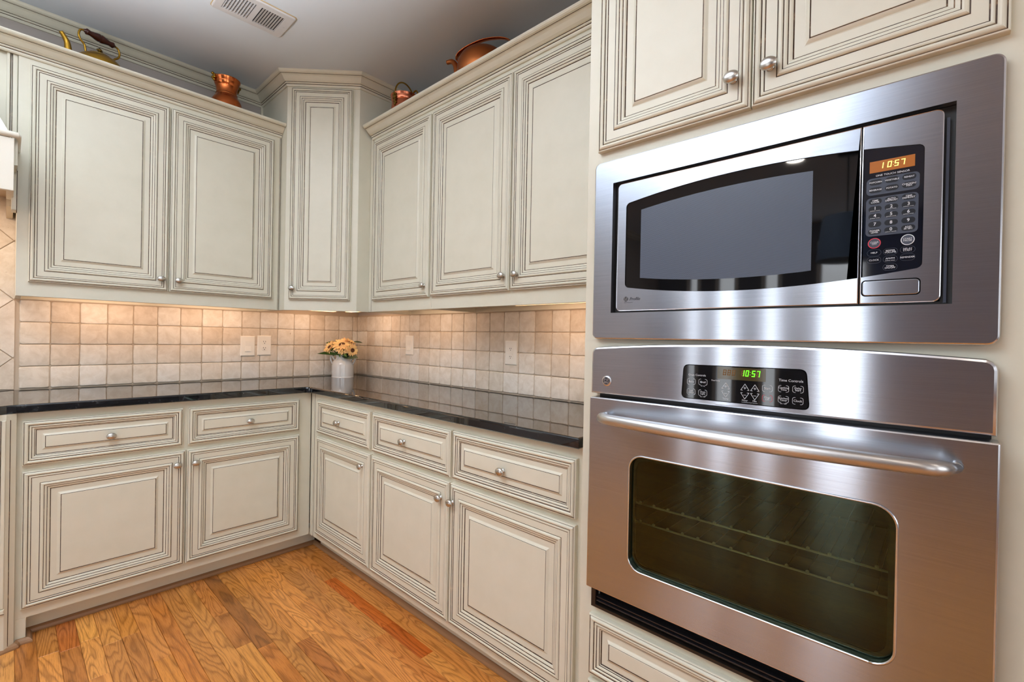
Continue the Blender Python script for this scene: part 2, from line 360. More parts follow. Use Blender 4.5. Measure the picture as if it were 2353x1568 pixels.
    def build(s, name, mats, parent=None, smooth=False, uv=False, loc=None, fix=False):
        if not isinstance(mats, (list, tuple)): mats = [mats]
        me = s.mesh(name, mats, smooth, uv)
        if fix:
            bm = bmesh.new(); bm.from_mesh(me); bmesh.ops.recalc_face_normals(bm, faces=bm.faces); bm.to_mesh(me); bm.free()
        return place(name, me, parent, loc)
def place(name, me, parent=None, loc=None, rot=None):
    o = bpy.data.objects.new(name, me); COL.objects.link(o)
    if parent: o.parent = parent
    if loc: o.location = loc
    if rot: o.rotation_euler = rot
    return o
def auto_smooth(o, ang=40):
    me = o.data; me.polygons.foreach_set('use_smooth', [True] * len(me.polygons)); me.set_sharp_from_angle(angle=rad(ang)); return o
def thing(name, label, cat, loc=(0, 0, 0), rotz=0.0, group=None):
    o = bpy.data.objects.new(name, None); COL.objects.link(o); o.location = loc; o.rotation_euler = (0, 0, rotz); o.empty_display_size = 0.05
    o['label'] = label; o['category'] = cat
    if group: o['group'] = group
    return o
def tag(o, label, cat=None, group=None):
    o['label'] = label
    if cat: o['category'] = cat
    if group: o['group'] = group
    return o
def struct(o, label=None):
    o['kind'] = 'structure'
    if label: o['label'] = label
    return o
def rrect(x0, x1, z0, z1, r, n=6):
    pts = []
    for cx, cz, a0 in ((x1 - r, z0 + r, -90), (x1 - r, z1 - r, 0), (x0 + r, z1 - r, 90), (x0 + r, z0 + r, 180)):
        for k in range(n + 1): a = rad(a0 + 90 * k / n); pts.append((cx + r * cos(a), cz + r * sin(a)))
    return pts
def rect(x0, x1, z0, z1): return [(x0, z0), (x1, z0), (x1, z1), (x0, z1)]
def fan(poly, y): return [(x, y, z) for x, z in poly], [tuple(range(len(poly)))]
def outline(mb, poly_out, poly_in, y, mi):          # flat ring between two equal loops
    n = len(poly_out); mb.add([(x, y, z) for x, z in poly_out] + [(x, y, z) for x, z in poly_in], [(i, (i + 1) % n, n + (i + 1) % n, n + i) for i in range(n)], mi)
RNG = random.Random(7)

# ------------------------------------------------------------------ room shell
def box_obj(name, x0, x1, y0, y1, z0, z1, mt): return MB().box(x0, x1, y0, y1, z0, z1).build(name, mt)
WB = struct(box_obj('wall_back', XL - .15, 0.12, 0.0, 0.12, 0, CEIL, WALLM)); WB['label'] = 'warm grey back wall behind the hood and counter'
WR = struct(box_obj('wall_right', 0.0, 0.12, YF - .15, 0.0, 0, CEIL, WALLM)); WR['label'] = 'warm grey right wall behind the counter and oven tower'
FL = struct(box_obj('floor', XL - .15, 0.12, YF - .15, 0.12, -0.06, -0.004, OAKF)); FL['label'] = 'oak strip floor laid towards the back wall'
CE = struct(box_obj('ceiling', XL - .15, 0.12, YF - .15, 0.12, CEIL, CEIL + 0.1, CEILM)); CE['label'] = 'flat grey painted ceiling'
def win_wall(name, length, wins, rot, loc, label, z0=.8, z1=2.3):
    holes = [rect(c - w_ / 2, c + w_ / 2, z0, z1) for c, w_ in wins]
    mb = MB().plate(rect(0, length, 0, CEIL), holes, 0, 0.12); mb.add([(0, .12, 0), (length, .12, 0), (length, .12, CEIL), (0, .12, CEIL)], [])
    o = mb.build(name, FARWALL, loc=loc); o.rotation_euler = (0, 0, rot); struct(o, label); return o
# left wall faces +x : local x -> world +y ; local -y(front) -> world +x  => rot +90
WL = win_wall('wall_left', -YF, [(yc - YF, ww) for yc, ww in WINS_L], pi / 2, (XL, YF, 0), 'grey wall with four tall narrow windows across the room', .15, 2.4)
# front wall faces +y : local x -> world -x, rot 180
WF = win_wall('wall_front', -XL, [(-xc, ww) for xc, ww in WINS_F], pi, (0, YF, 0), 'grey wall with two windows behind the viewer')
def window(n, parent_rot, loc, ww, z0, z1, label):
    fw = .05
    e = struct(MB().plate(rect(-ww / 2 - fw, ww / 2 + fw, z0 - fw, z1 + fw), [rect(-ww / 2, ww / 2, z0, z1)], -0.02, 0.0).build('window_%d' % n, TRIMW)); e['label'] = label
    e.location = loc; e.rotation_euler = (0, 0, parent_rot)
    MB().box(-ww / 2, ww / 2, .04, .07, (z0 + z1) / 2 - .02, (z0 + z1) / 2 + .02).build('mullion', TRIMW, e)
    MB().box(-ww / 2, ww / 2, .05, .054, z0, z1).build('pane', PANE, e)
k = 1
for yc, ww in WINS_L: window(k, pi / 2, (XL, yc, 0), ww, .15, 2.4, 'unseen tall narrow white framed window, shaped to streak the steel with light'); k += 1
for xc, ww in WINS_F: window(k, pi, (xc, YF, 0), ww, .8, 2.3, 'white framed daylight window behind the viewer'); k += 1

# oak strips in view
def make_planks():
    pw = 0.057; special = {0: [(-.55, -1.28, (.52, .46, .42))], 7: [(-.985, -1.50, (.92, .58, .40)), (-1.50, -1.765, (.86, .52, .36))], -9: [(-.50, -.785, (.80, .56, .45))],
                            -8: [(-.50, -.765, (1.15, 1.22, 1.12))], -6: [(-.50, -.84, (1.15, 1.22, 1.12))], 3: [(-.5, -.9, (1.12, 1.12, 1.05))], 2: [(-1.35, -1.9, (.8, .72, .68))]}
    meshes = {}
    for k in range(-16, 11):
        x0 = -1.1 + k * pw; segs = []; y = -.49; sp = special.get(k, [])
        cuts = [(a, b_, c) for a, b_, c in sp]
        while y > -3.35:
            nxt = [s for s in cuts if s[0] <= y + 1e-6]
            hit = next((s for s in cuts if abs(s[0] - y) < 1e-6 or (s[0] > y and s[1] < y)), None)
            if hit: segs.append((y, hit[1], hit[2])); y = hit[1]; continue
            L = RNG.choice([.28, .36, .45, .6, .75, .95, 1.1]); ye = y - L
            for s in cuts:
                if s[0] < y and ye < s[0]: ye = s[0]
            for s in cuts:
                if s[0] < ye and ye - s[0] < .12: ye = s[0]
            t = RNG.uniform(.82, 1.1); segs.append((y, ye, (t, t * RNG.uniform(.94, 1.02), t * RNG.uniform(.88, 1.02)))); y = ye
        for a, b_, c in segs:
            L = round(a - b_, 3); key = L
            if key not in meshes: meshes[key] = MB().bboxz(0.0005, pw - .0005, -L + .0004, 0, -.006, 0.0).mesh('plank', [OAK])
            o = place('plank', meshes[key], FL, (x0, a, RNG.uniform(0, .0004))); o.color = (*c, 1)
def bboxz(s, x0, x1, y0, y1, z0, z1, b=.0009):
    v = [(x, y, z0) for x, y in ((x0, y0), (x1, y0), (x1, y1), (x0, y1))] + [(x, y, z1 - b) for x, y in ((x0, y0), (x1, y0), (x1, y1), (x0, y1))] + [(x, y, z1) for x, y in ((x0 + b, y0 + b), (x1 - b, y0 + b), (x1 - b, y1 - b), (x0 + b, y1 - b))]
    f = []
    for r in (0, 4):
        for i in range(4): j = (i + 1) % 4; f.append((r + i, r + j, r + 4 + j, r + 4 + i))
    f.append((8, 9, 10, 11)); return s.add(v, f)
MB.bboxz = bboxz
make_planks()

# backsplash tiles
def tile_mesh(seed, s=0.1015, t=0.008):
    r = random.Random(seed); pts = []
    base = rrect(-s / 2, s / 2, -s / 2, s / 2, 0.007, 3)
    for i in range(len(base)):
        a, b_ = base[i], base[(i + 1) % len(base)]; pts.append(a)
        if math.dist(a, b_) > .05: pts += [(a[0] + (b_[0] - a[0]) * q, a[1] + (b_[1] - a[1]) * q) for q in (.3, .65)]
    j = lambda a: r.uniform(-a, a)
    pts = [(x + j(.0009), z + j(.0009)) for x, z in pts]; n = len(pts)
    mb = MB(); v = [(x, 0, z) for x, z in pts] + [(x, -t * .62, z) for x, z in pts] + [(x * .972 + j(.0005), -t * .93, z * .972 + j(.0005)) for x, z in pts] + [(x * .93, -t, z * .93) for x, z in pts]
    f = []
    for rr in range(3):
        for i in range(n): q = (i + 1) % n; f.append((rr * n + i, rr * n + q, rr * n + n + q, rr * n + n + i))
    f.append(tuple(3 * n + i for i in range(n))); mb.add(v, f); return mb.mesh('tile', [TILE], True)
TM = [tile_mesh(i) for i in range(7)]
TP = 0.1045; TZ0 = 0.9175
for r_ in range(4):
    z = TZ0 + TP * (r_ + .5)
    for k in range(16):          # back wall, whole tiles leftwards from x = -.05
        x = -0.0475 - TP * (k + .5)
        place('tile', RNG.choice(TM), WB, (x + RNG.uniform(-.0006, .0006), -0.0025, z + RNG.uniform(-.0006, .0006)), (0, RNG.choice([0, pi / 2, pi, -pi / 2]) + RNG.uniform(-.006, .006), 0))
    o = place('tile', RNG.choice(TM), WB, (-0.028, -0.0025, z)); o.scale = (.36, 1, 1)
    for k in range(20):          # right wall
        y = -0.0365 - TP * (k + .5)
        place('tile', RNG.choice(TM), WR, (-0.0025, y + RNG.uniform(-.0006, .0006), z + RNG.uniform(-.0006, .0006)), (0, RNG.choice([0, pi / 2, pi, -pi / 2]) + RNG.uniform(-.006, .006), -pi / 2))
    o = place('tile', RNG.choice(TM), WR, (-0.0025, -0.0225, z), (0, 0, -pi / 2)); o.scale = (.26, 1, 1)
g = MB(); g.box(-2.8, 0, -.0052, 0, .9, 2.0); g.build('grout', GROUT, WB)
g = MB(); g.box(-.0052, 0, -2.41, 0, .9, 1.345); g.build('grout', GROUT, WR)
# larger tiles set on the diagonal beside the hood
def cut_poly(poly, xm):
    out = []
    for i in range(len(poly)):
        a, b_ = poly[i], poly[(i + 1) % len(poly)]
        if a[0] <= xm: out.append(a)
        if (a[0] <= xm) != (b_[0] <= xm): t = (xm - a[0]) / (b_[0] - a[0]); out.append((xm, a[1] + t * (b_[1] - a[1])))
    return out
DH = 0.1355
for i in range(0, 7):
    for j in range(-1, 10):
        cx = -1.738 - i * DH; cz = .927 + j * DH
        if (i + j) % 2: continue
        h = DH - .0022; P = cut_poly([(cx - h, cz), (cx, cz - h), (cx + h, cz), (cx, cz + h)], -1.733)
        P = [(x, max(z, .916)) for x, z in P]
        if len(P) < 3 or max(p[1] for p in P) - min(p[1] for p in P) < .02: continue
        mx = sum(p[0] for p in P) / len(P); mz = sum(p[1] for p in P) / len(P)
        MB().plate([(x - mx, z - mz) for x, z in P], [], -.010, 0, .0015).build('tile', TILE, WB, loc=(mx, 0, mz))

# ceiling crown moulding, one run round the corner cabinet
CL, CEp = 0.68, 0.39
def crown_prof(top, h, p):
    q = [(0, -1.0, 0), (.10, -1.0, 0), (.14, -.93, 0), (.14, -.83, 1), (.17, -.80, 0), (.22, -.76, 0), (.22, -.70, 1), (.25, -.68, 0), (.32, -.66, 0), (.43, -.58, 0), (.53, -.47, 0), (.62, -.36, 0), (.72, -.285, 0), (.78, -.27, 1), (.80, -.25, 0),
         (.90, -.215, 0), (.97, -.15, 0), (1.0, -.08, 0), (1.0, 0, 0), (0, 0, 0)]
    return [(a * p, top + b_ * h, c) for a, b_, c in q]
tr = MB().sweep([(XL, 0), (-CL, 0), (-CL, -CEp), (-CEp, -CL), (0, -CL), (0, YF)], crown_prof(CEIL, .072, .062))
struct(tr.build('trim_1', [PAINT, GLAZE], fix=True), 'cream crown moulding with brown glaze lines along the ceiling')
# oak shoe moulding along the toe kicks
SP = [(0, 0, 0), (.016, 0, 0), (.016, .006, 0), (.012, .014, 0), (.005, .019, 0), (0, .02, 0)]
struct(MB().sweep([(-1.697, -.535), (-.545, -.535), (-.545, -2.45)], SP).build('trim_2', SHOE, fix=True), 'thin oak shoe moulding at the foot of the base cabinets')
struct(MB().sweep([(-1.80, -.652), (-1.729, -.632), (-1.724, -.612), (-1.695, -.612), (-1.695, -.535)], SP).build('trim_3', SHOE, fix=True), 'oak shoe moulding round the pilaster foot')

# ------------------------------------------------------------------ doors, drawers, knobs
DOOR_F = [(0, 0, 0), (0, 14, 0), (1, 15.6, 0), (3.4, 16.5, 1), (5.0, 15.3, 0), (6.2, 17.3, 0), (8.4, 19.0, 0), (11, 20, 0), (13.8, 19.4, 0), (16, 17.4, 1), (18.0, 16, 0), (19, 17.2, 0), (21.5, 18, 0), (24, 17.2, 1), (26, 15.8, 0), (47.5, 15.8, 1),
          (49.3, 15.3, 0), (50.4, 17.6, 0), (53, 19.6, 0), (56, 20, 0), (59, 18.6, 1), (60.8, 17.2, 0), (64.5, 16.6, 0), (67.5, 14.6, 1), (69.3, 13.2, 0), (73, 12.6, 0), (76.5, 10, 1), (79, 8, 0)]
DOOR_P = [(79, 4, 0), (79, 8, 0), (97, 8, 0), (99, 8.6, 0), (103, 11.5, 0), (106.5, 13.6, 1), (108.6, 12.6, 0), (109.2, 13.4, 0)]
DRW_F = [(0, 0, 0), (0, 14, 0), (1, 15.6, 0), (3.4, 16.5, 1), (5.0, 15.3, 0), (6.2, 17.3, 0), (8.6, 19.2, 0), (11.5, 20, 0), (14.2, 19, 0), (16.4, 16.8, 1), (18.6, 15.2, 0), (19.6, 16.4, 0), (22.4, 16.8, 0), (24.6, 15, 1), (26.4, 13.6, 0), (30, 13.2, 0), (32.4, 11.4, 1), (34, 10.2, 0), (36, 9.4, 1), (38.4, 7, 0)]
DRW_P = [(38.4, 3.5, 0), (38.4, 7, 0), (53.5, 7, 0), (55, 7.6, 0), (58.5, 10.4, 0), (61.5, 12.2, 1), (63.4, 11.4, 0), (64, 12, 0)]
def knob_mesh():
    mb = MB(); mb.lathe([(0, 0), (.0085, 0), (.0092, .0015), (.008, .0032), (.0055, .005), (.005, .012), (.0065, .015)], 16, '-y')
    mb.lathe([(.0055, .013), (.010, .0138), (.0138, .0158), (.0152, .0185), (.0142, .0218), (.011, .0245), (.006, .0262), (.0012, .0268)], 20, '-y', sx=1.16, sy=.93)
    return mb.mesh('knob', [NICKEL], True)
KNOB = knob_mesh()
def front(kind, parent, x0, x1, z0, z1, knob=None):
    fr, pn = (DOOR_F, DOOR_P) if kind == 'door' else (DRW_F, DRW_P); W, H = x1 - x0, z1 - z0
    d = MB().rings(W, H, fr, fill=False).build('door' if kind == 'door' else 'drawer_front', [PAINT, GLAZE], parent, loc=(x0, 0, z0))
    MB().rings(W, H, pn, back=False).build('raised_panel', [PAINT, GLAZE], d)
    if knob:
        base = .0158 if kind == 'door' else .012
        k_ = place('knob', KNOB, d, (knob[0] - x0, -base, knob[1] - z0)); k_['label'] = 'oval satin nickel knob'
    return d
B_F, U_F = 0.61, 0.315           # face-frame depths of base and upper cabinets
def toe_body(W, depth, top=.882, z0=.093, toe=.075, foot=0.0, ext=0.0):
    mb = MB(); mb.bbox(0, W, 0, depth, z0, top, .0012); mb.box(foot, W + ext, toe, depth, 0, z0)
    if foot: mb.bbox(0, foot, 0, depth, 0, z0, .0012)
    return mb
DZ, OZ = (.679, .848), (.133, .655)
# base cabinet on the back wall
x0 = -1.729
c = thing('base_cabinet', 'cream glazed base cabinet with two drawers and two doors, under the back wall counter', 'cabinet', (x0, -B_F, 0))
toe_body(-.612 - x0, B_F - .012, foot=.032, ext=.066).build('body', PAINT, c)
front('drawer', c, -1.714 - x0, -1.207 - x0, *DZ, (-1.458 - x0, .759)); front('drawer', c, -1.186 - x0, -.680 - x0, *DZ, (-.926 - x0, .759))
front('door', c, -1.713 - x0, -1.1965 - x0, *OZ, (-1.228 - x0, .594)); front('door', c, -1.1895 - x0, -.679 - x0, *OZ, (-1.157 - x0, .593))
# base cabinets on the right wall (u = -y)
u0 = .612
c = thing('base_cabinet', 'narrow cream base cabinet with one drawer and one door, next to the inside corner', 'cabinet', (-B_F, -u0, 0), -pi / 2)
toe_body(1.2575 - u0, B_F - .012, toe=.065).build('body', PAINT, c)
mb = MB()
for q in (.010, .026): mb.bbox(q, q + .012, -.004, .001, .094, .878, .003)
mb.build('corner_filler', PAINT, c); mb = MB()
for q in (.0045, .0235, .0415): mb.box(q, q + .0022, -.0006, .001, .094, .878)
mb.build('glaze_line', GLAZE, c)
front('drawer', c, .709 - u0, 1.247 - u0, .674, .848, (.946 - u0, .757)); front('door', c, .707 - u0, 1.2545 - u0, .131, .654, (1.19 - u0, .589))
u0 = 1.258
c = thing('base_cabinet', 'wide cream base cabinet with two drawers and two doors, beside the oven tower', 'cabinet', (-B_F, -u0, 0), -pi / 2)
toe_body(2.4175 - u0, B_F - .012, toe=.065).build('body', PAINT, c)
front('drawer', c, 1.269 - u0, 1.822 - u0, .672, .848, (1.517 - u0, .756)); front('drawer', c, 1.834 - u0, 2.390 - u0, .671, .848, (2.092 - u0, .752))
front('door', c, 1.267 - u0, 1.8185 - u0, .128, .652, (1.771 - u0, .585)); front('door', c, 1.8255 - u0, 2.390 - u0, .128, .652, (1.84 - u0, .584))
# upper cabinets
UZ = (1.400, 2.316); UB, UT = 1.338, 2.352
UCROWN = crown_prof(2.408, .066, .070)
def upper_body(W, depth):
    mb = MB(); mb.bbox(0, W, 0, .02, UB, UT, .0012); mb.box(0, .018, .02, depth, UB, UT); mb.box(W - .018, W, .02, depth, UB, UT)
    mb.box(.018, W - .018, .02, depth, UB + .022, UB + .04); mb.box(.018, W - .018, .02, depth, UT - .012, UT); mb.box(.018, W - .018, depth - .016, depth, UB, UB + .022); return mb
x0 = -1.735
c = thing('upper_cabinet', 'cream glazed wall cabinet with two wide doors, left of the tall corner cabinet', 'cabinet', (x0, -U_F, 0))
upper_body(-.682 - x0, U_F - .0115).build('body', PAINT, c)
front('door', c, -1.699 - x0, -1.2155 - x0, *UZ, (-1.245 - x0, 1.459)); front('door', c, -1.2095 - x0, -.7235 - x0, *UZ, (-1.173 - x0, 1.457))
MB().sweep([(0, .001), (-.682 - x0, .001)], UCROWN).build('crown_moulding', [PAINT, GLAZE], c, fix=True)
mb = MB(); mb.box(1.0455, 1.0475, -.0006, .002, 1.34, 2.34); mb.box(1.0505, 1.0518, -.0006, .002, 1.34, 2.34); mb.build('glaze_line', GLAZE, c)
u0 = .682
c = thing('upper_cabinet', 'narrow cream wall cabinet with a single door, right of the tall corner cabinet', 'cabinet', (-U_F, -u0, 0), -pi / 2)
upper_body(1.2805 - u0, U_F - .0115).build('body', PAINT, c)
front('door', c, .742 - u0, 1.2735 - u0, *UZ, (1.24 - u0, 1.458))
MB().sweep([(.022, .001), (1.2805 - u0, .001)], UCROWN).build('crown_moulding', [PAINT, GLAZE], c, fix=True)
mb = MB(); mb.box(.030, .0318, -.0006, .002, 1.34, 2.34); mb.build('glaze_line', GLAZE, c)
u0 = 1.281
c = thing('upper_cabinet', 'cream wall cabinet with two doors running behind the oven tower edge', 'cabinet', (-U_F, -u0, 0), -pi / 2)
upper_body(2.417 - u0, U_F - .0115).build('body', PAINT, c)
front('door', c, 1.288 - u0, 1.8275 - u0, *UZ, (1.795 - u0, 1.464)); front('door', c, 1.8335 - u0, 2.373 - u0, *UZ, (1.87 - u0, 1.464))
MB().sweep([(0, .001), (2.417 - u0, .001)], UCROWN).build('crown_moulding', [PAINT, GLAZE], c, fix=True)
# tall corner cabinet
c = thing('corner_cabinet', 'tall narrow diagonal corner cabinet reaching up to the ceiling crown', 'cabinet', (-CL, -CEp, 0), -pi / 4)
rt = Matrix.Rotation(pi / 4, 2)
def loc2(x, y): v = rt @ Vector((x + CL, y + CEp)); return (v.x, v.y)
mb = MB(); mb.prism([loc2(*p) for p in ((-CL, -.0055), (-CL, -CEp), (-CEp, -CL), (-.0055, -CL), (-.0055, -.0055))], UB + .03, CEIL - .001)
mb.box(0, .4101, 0, .02, UB, UB + .0301)
mb.prism([loc2(*p) for p in ((-CL, -.0055), (-CL, -CEp), (-CL + .02, -CEp - .006), (-CL + .02, -.0055))], UB, UB + .0301); mb.prism([loc2(*p) for p in ((-CEp, -CL), (-.0055, -CL), (-.0055, -CL + .02), (-CEp - .006, -CL + .02))], UB, UB + .0301)
mb.build('body', PAINT, c)
front('door', c, .0285, .372, 1.398, 2.607, (.052, 1.462))
# vertical trim strip where the corner cabinet meets the wall above the cupboards
mb = MB(); mb.box(-CL - .012, -CL - .0005, -.012, 0, 2.41, 2.62); tag(struct(mb.build('trim_4', PAINT)), 'slim cream corner bead above the left wall cabinet')

# ------------------------------------------------------------------ range pilaster, hood and its back panel at the left edge
c = thing('range_pilaster', 'cream pilaster with a recessed panel at the end of the base cabinet', 'pilaster', (-1.80, -.652, 0))
mb = MB(); mb.prism([(0, 0), (.045, 0), (.071, .020), (.071, .64), (0, .64)], 0, .882); mb.build('body', PAINT, c)
mb = MB(); mb.bbox(.002, .010, -.006, 0, .17, .86, .002); mb.bbox(.034, .044, -.006, 0, .17, .86, .002); mb.bbox(.0, .046, -.010, 0, .15, .168, .004); mb.build('moulding', PAINT, c)
mb = MB(); mb.box(.0305, .0325, -.0012, 0, .17, .86); mb.box(.0, .046, -.0015, 0, .1465, .1495); mb.box(.0545, .0565, .0072, .01, .02, .86); mb.build('glaze_line', GLAZE, c)
HX = -1.7445
c = thing('range_hood', 'cream wooden range hood with sloping front at the left edge', 'hood', (HX, 0, 1.70))
mb = MB(); mb.bbox(-.86, 0, -.555, -.535, .025, .225, .002); mb.box(-.02, 0, -.535, -.34, .03, .225); mb.box(-.86, -.0, -.535, -.32, .2, .225)
mb.build('apron', HOODM, c)
mb = MB(); mb.add([(-.86, -.535, .245), (-.012, -.535, .245), (-.2, -.30, .70), (-.86, -.30, .70), (-.012, -.32, .245), (-.2, -.315, .70), (-.86, -.315, .70), (-.86, -.32, .245)],
                  [(0, 1, 2, 3), (1, 4, 5, 2), (4, 7, 6, 5), (0, 3, 6, 7), (3, 2, 5, 6), (0, 7, 4, 1)]); mb.build('sloping_front', HOODM, c, fix=True)
mb = MB(); mb.lathe([(0.0, -.87), (.011, -.87), (.0115, .009), (.009, .013), (0, .014)], 14, 'x', c=(0, -.556, .238)); mb.tube([(.009, -.556, .238), (.009, -.33, .238)], .010, 10)
mb.build('ledge_bead', HOODM, c, smooth=True)
mb = MB(); mb.prism([(-.008, -.53), (.009, -.53), (.004, -.33), (-.008, -.33)], .13, .225); mb.bbox(-.006, .010, -.40, -.33, -.02, .14, .002); mb.build('bracket', PAINT, c)
mb = MB(); mb.box(.0085, .0105, -.402, -.335, -.02, .14); mb.build('glaze_line', GLAZE, c)
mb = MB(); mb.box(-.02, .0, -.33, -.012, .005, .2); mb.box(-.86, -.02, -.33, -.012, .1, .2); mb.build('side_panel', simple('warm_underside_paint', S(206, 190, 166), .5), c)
mb = MB(); mb.box(-.42, -.22, -.28, -.22, .085, .1); mb.build('hood_lamp', TUBE, c)
hl = bpy.data.lights.new('hood_glow', 'AREA'); hl.shape = 'RECTANGLE'; hl.size = .2; hl.size_y = .06; hl.energy = 3.0; hl.color = (1.0, .74, .55); ho = bpy.data.objects.new('hood_glow', hl); COL.objects.link(ho); ho.parent = c; ho.location = (-.32, -.25, .082)
c = thing('hood_back_cabinet', 'plain cream panel cabinet above the range hood under the crown', 'cabinet', (-2.62, -.30, 1.90))
mb = MB(); mb.box(0, .884, 0, .299, 0, .452); mb.build('body', PAINT, c)
MB().sweep([(0, -.014), (.885, -.014)], [(a, b_ - 1.90, m_) for a, b_, m_ in UCROWN]).build('crown_moulding', [PAINT, GLAZE], c, fix=True)
mb = MB(); mb.bbox(.852, .862, -.012, 0, .0, .45, .003); mb.bbox(.869, .884, -.010, 0, 0, .45, .003); mb.build('moulding', PAINT, c)
mb = MB(); mb.box(.862, .864, -.0012, 0, 0, .45); mb.box(.867, .869, -.0012, 0, 0, .45); mb.build('glaze_line', GLAZE, c)

# ------------------------------------------------------------------ countertop
def counter():
    e = .640; r = .028; pts = [(-2.7, -.0015), (-2.7, -.70), (-1.83, -.70), (-1.80, -.69), (-1.775, -.66), (-1.755, -.645), (-1.73, -e)]
    cx, cy = -e - r, -e - r
    for k in range(9): a = rad(90 - 90 * k / 8); pts.append((cx + r * cos(a), cy + r * sin(a)))
    pts += [(-e, -2.407), (-.0015, -2.407), (-.0015, -.0015)]
    mb = MB(); n = len(pts); a = sum(pts[i][0] * pts[(i + 1) % n][1] - pts[(i + 1) % n][0] * pts[i][1] for i in range(n))
    P = pts if a > 0 else pts[::-1]
    def inset(d):
        out = []
        for i in range(n):
            p0, p1, p2 = Vector(P[i - 1]), Vector(P[i]), Vector(P[(i + 1) % n]); d1 = (p1 - p0).normalized(); d2 = (p2 - p1).normalized(); n1, n2 = Vector((-d1.y, d1.x)), Vector((-d2.y, d2.x))
            mt = (n1 + n2) / max(.3, 1 + n1.dot(n2)); out.append((p1.x + mt.x * d, p1.y + mt.y * d))
        return out
    zt, zb, b_ = .914, .882, .007; rings = [(inset(.003), zb), (inset(0), zb + .003), (inset(0), zt - b_), (inset(.0012), zt - b_ * .55), (inset(.0035), zt - b_ * .2), (inset(b_), zt)]
    v = [(x, y, z) for lp, z in rings for x, y in lp]; f = [tuple(range(n - 1, -1, -1))]
    for q in range(len(rings) - 1):
        for i in range(n): j = (i + 1) % n; f.append((q * n + i, q * n + j, q * n + n + j, q * n + n + i))
    f.append(tuple(5 * n + i for i in range(n))); mb.add(v, f); o = mb.build('countertop', GRANITE)
    return tag(o, 'polished black granite countertop running round the corner', 'countertop')
counter()

# ------------------------------------------------------------------ oven tower
XT = -.635
TU = 2.418
tw = thing('oven_tower_cabinet', 'tall cream cabinet housing the microwave and wall oven at the right', 'cabinet', (XT, -TU, 0), -pi / 2)
L = lambda u: u - TU
TW = .858
mb = MB().plate(rect(0, TW, .0, 2.62), [rect(L(2.475), L(3.222), 1.22, 1.665), rect(L(2.478), L(3.229), .468, 1.17)], 0, .02, .0012); mb.build('face_frame', PAINT, tw)
MB().box(0, .018, .0205, -XT - .006, 0, 2.62).build('side_panel', PAINT, tw); MB().box(TW - .018, TW, .0205, -XT - .006, 0, 2.62).build('side_panel', PAINT, tw)
MB().box(.018, TW - .018, .0205, -XT - .006, 2.60, 2.62).build('top_panel', PAINT, tw)
for z in (.44, 1.195, 1.69): MB().box(.018, TW - .018, .0205, -XT - .02, z - .012, z).build('shelf', PAINT, tw)
front('door', tw, L(2.459), L(2.8485), 1.717, 2.55, (L(2.813), 1.790)); front('door', tw, L(2.8515), L(3.2425), 1.717, 2.55, (L(2.888), 1.791))
front('drawer', tw, L(2.460), L(3.2425), .272, .438, (L(2.851), .355)); front('drawer', tw, L(2.460), L(3.2425), .10, .255, (L(2.851), .178))
# ---- microwave
mw = thing('microwave', 'built-in stainless steel microwave with curved dark window and keypad', 'microwave', (XT, -TU, 1.2), -pi / 2)
ZM = 1.2; zz = lambda z: z - ZM
mb = MB().plate(rrect(L(2.4524), L(3.2386), zz(1.2016), zz(1.6855), .016), [rect(L(2.510), L(3.180), zz(1.272), zz(1.622))], -.017, .0, .003, 0, 1)
auto_smooth(mb.build('trim_frame', [STEEL, STEELB], mw, uv=True), 35)
mb = MB(); mb.box(L(2.48), L(3.215), .03, .34, zz(1.235), zz(1.655)); mb.plate(rect(L(2.480), L(3.215), zz(1.235), zz(1.655)), [rect(L(2.523), L(3.164), zz(1.278), zz(1.616))], .002, .03); mb.build('housing', BLACK, mw)
mb = MB(); mb.box(L(3.1685), L(3.1725), -.006, .003, zz(1.275), zz(1.60)); mb.build('hinge_rail', simple('dark_blue_grey_rail', S(52, 58, 72), .3), mw)
cy = 2.843
def lens_z(u, top, ins=0.0): d = .274 * (u - cy) ** 2; return (1.585 - d - ins) if top else (1.3155 + d + ins)
def lens(u0, u1, rl, rr_, ins=0.0, n=28):       # outline between the two arcs, corner radii at both ends
    pts = []
    us = [u0 + rl + (u1 - rr_ - u0 - rl) * k / n for k in range(n + 1)]
    pts += [(u, lens_z(u, False, ins)) for u in us]
    if rr_ > 0:
        z1, z2 = lens_z(u1 - rr_, False, ins), lens_z(u1 - rr_, True, ins)
        pts += [(u1 - rr_ + rr_ * sin(a), z1 + rr_ - rr_ * cos(a)) for a in [rad(q) for q in (20, 45, 70, 90)]]; pts += [(u1 - rr_ + rr_ * cos(a), z2 - rr_ + rr_ * sin(a)) for a in [rad(q) for q in (0, 20, 45, 70)]]
    pts += [(u, lens_z(u, True, ins)) for u in us[::-1]]
    if rl > 0:
        z1, z2 = lens_z(u0 + rl, False, ins), lens_z(u0 + rl, True, ins)
        pts += [(u0 + rl - rl * sin(a), z2 - rl + rl * cos(a)) for a in [rad(q) for q in (20, 45, 70, 90)]]; pts += [(u0 + rl - rl * cos(a), z1 + rl - rl * sin(a)) for a in [rad(q) for q in (0, 20, 45, 70)]]
    return [(L(u), zz(z)) for u, z in pts]
def mw_outer(u0, u1, rl, rr_):
    p = []
    z0, z1 = zz(1.2765), zz(1.6175)
    for cx, cz, a0, r in ((L(u1) - rr_, z0 + rr_, -90, rr_), (L(u1) - rr_, z1 - rr_, 0, rr_), (L(u0) + rl, z1 - rl, 90, rl), (L(u0) + rl, z0 + rl, 180, rl)):
        p += [(cx + r * cos(rad(a0 + 15 * k)), cz + r * sin(rad(a0 + 15 * k))) for k in range(7)] if r > .001 else [(cx, cz)]
    return p
YD = -.010
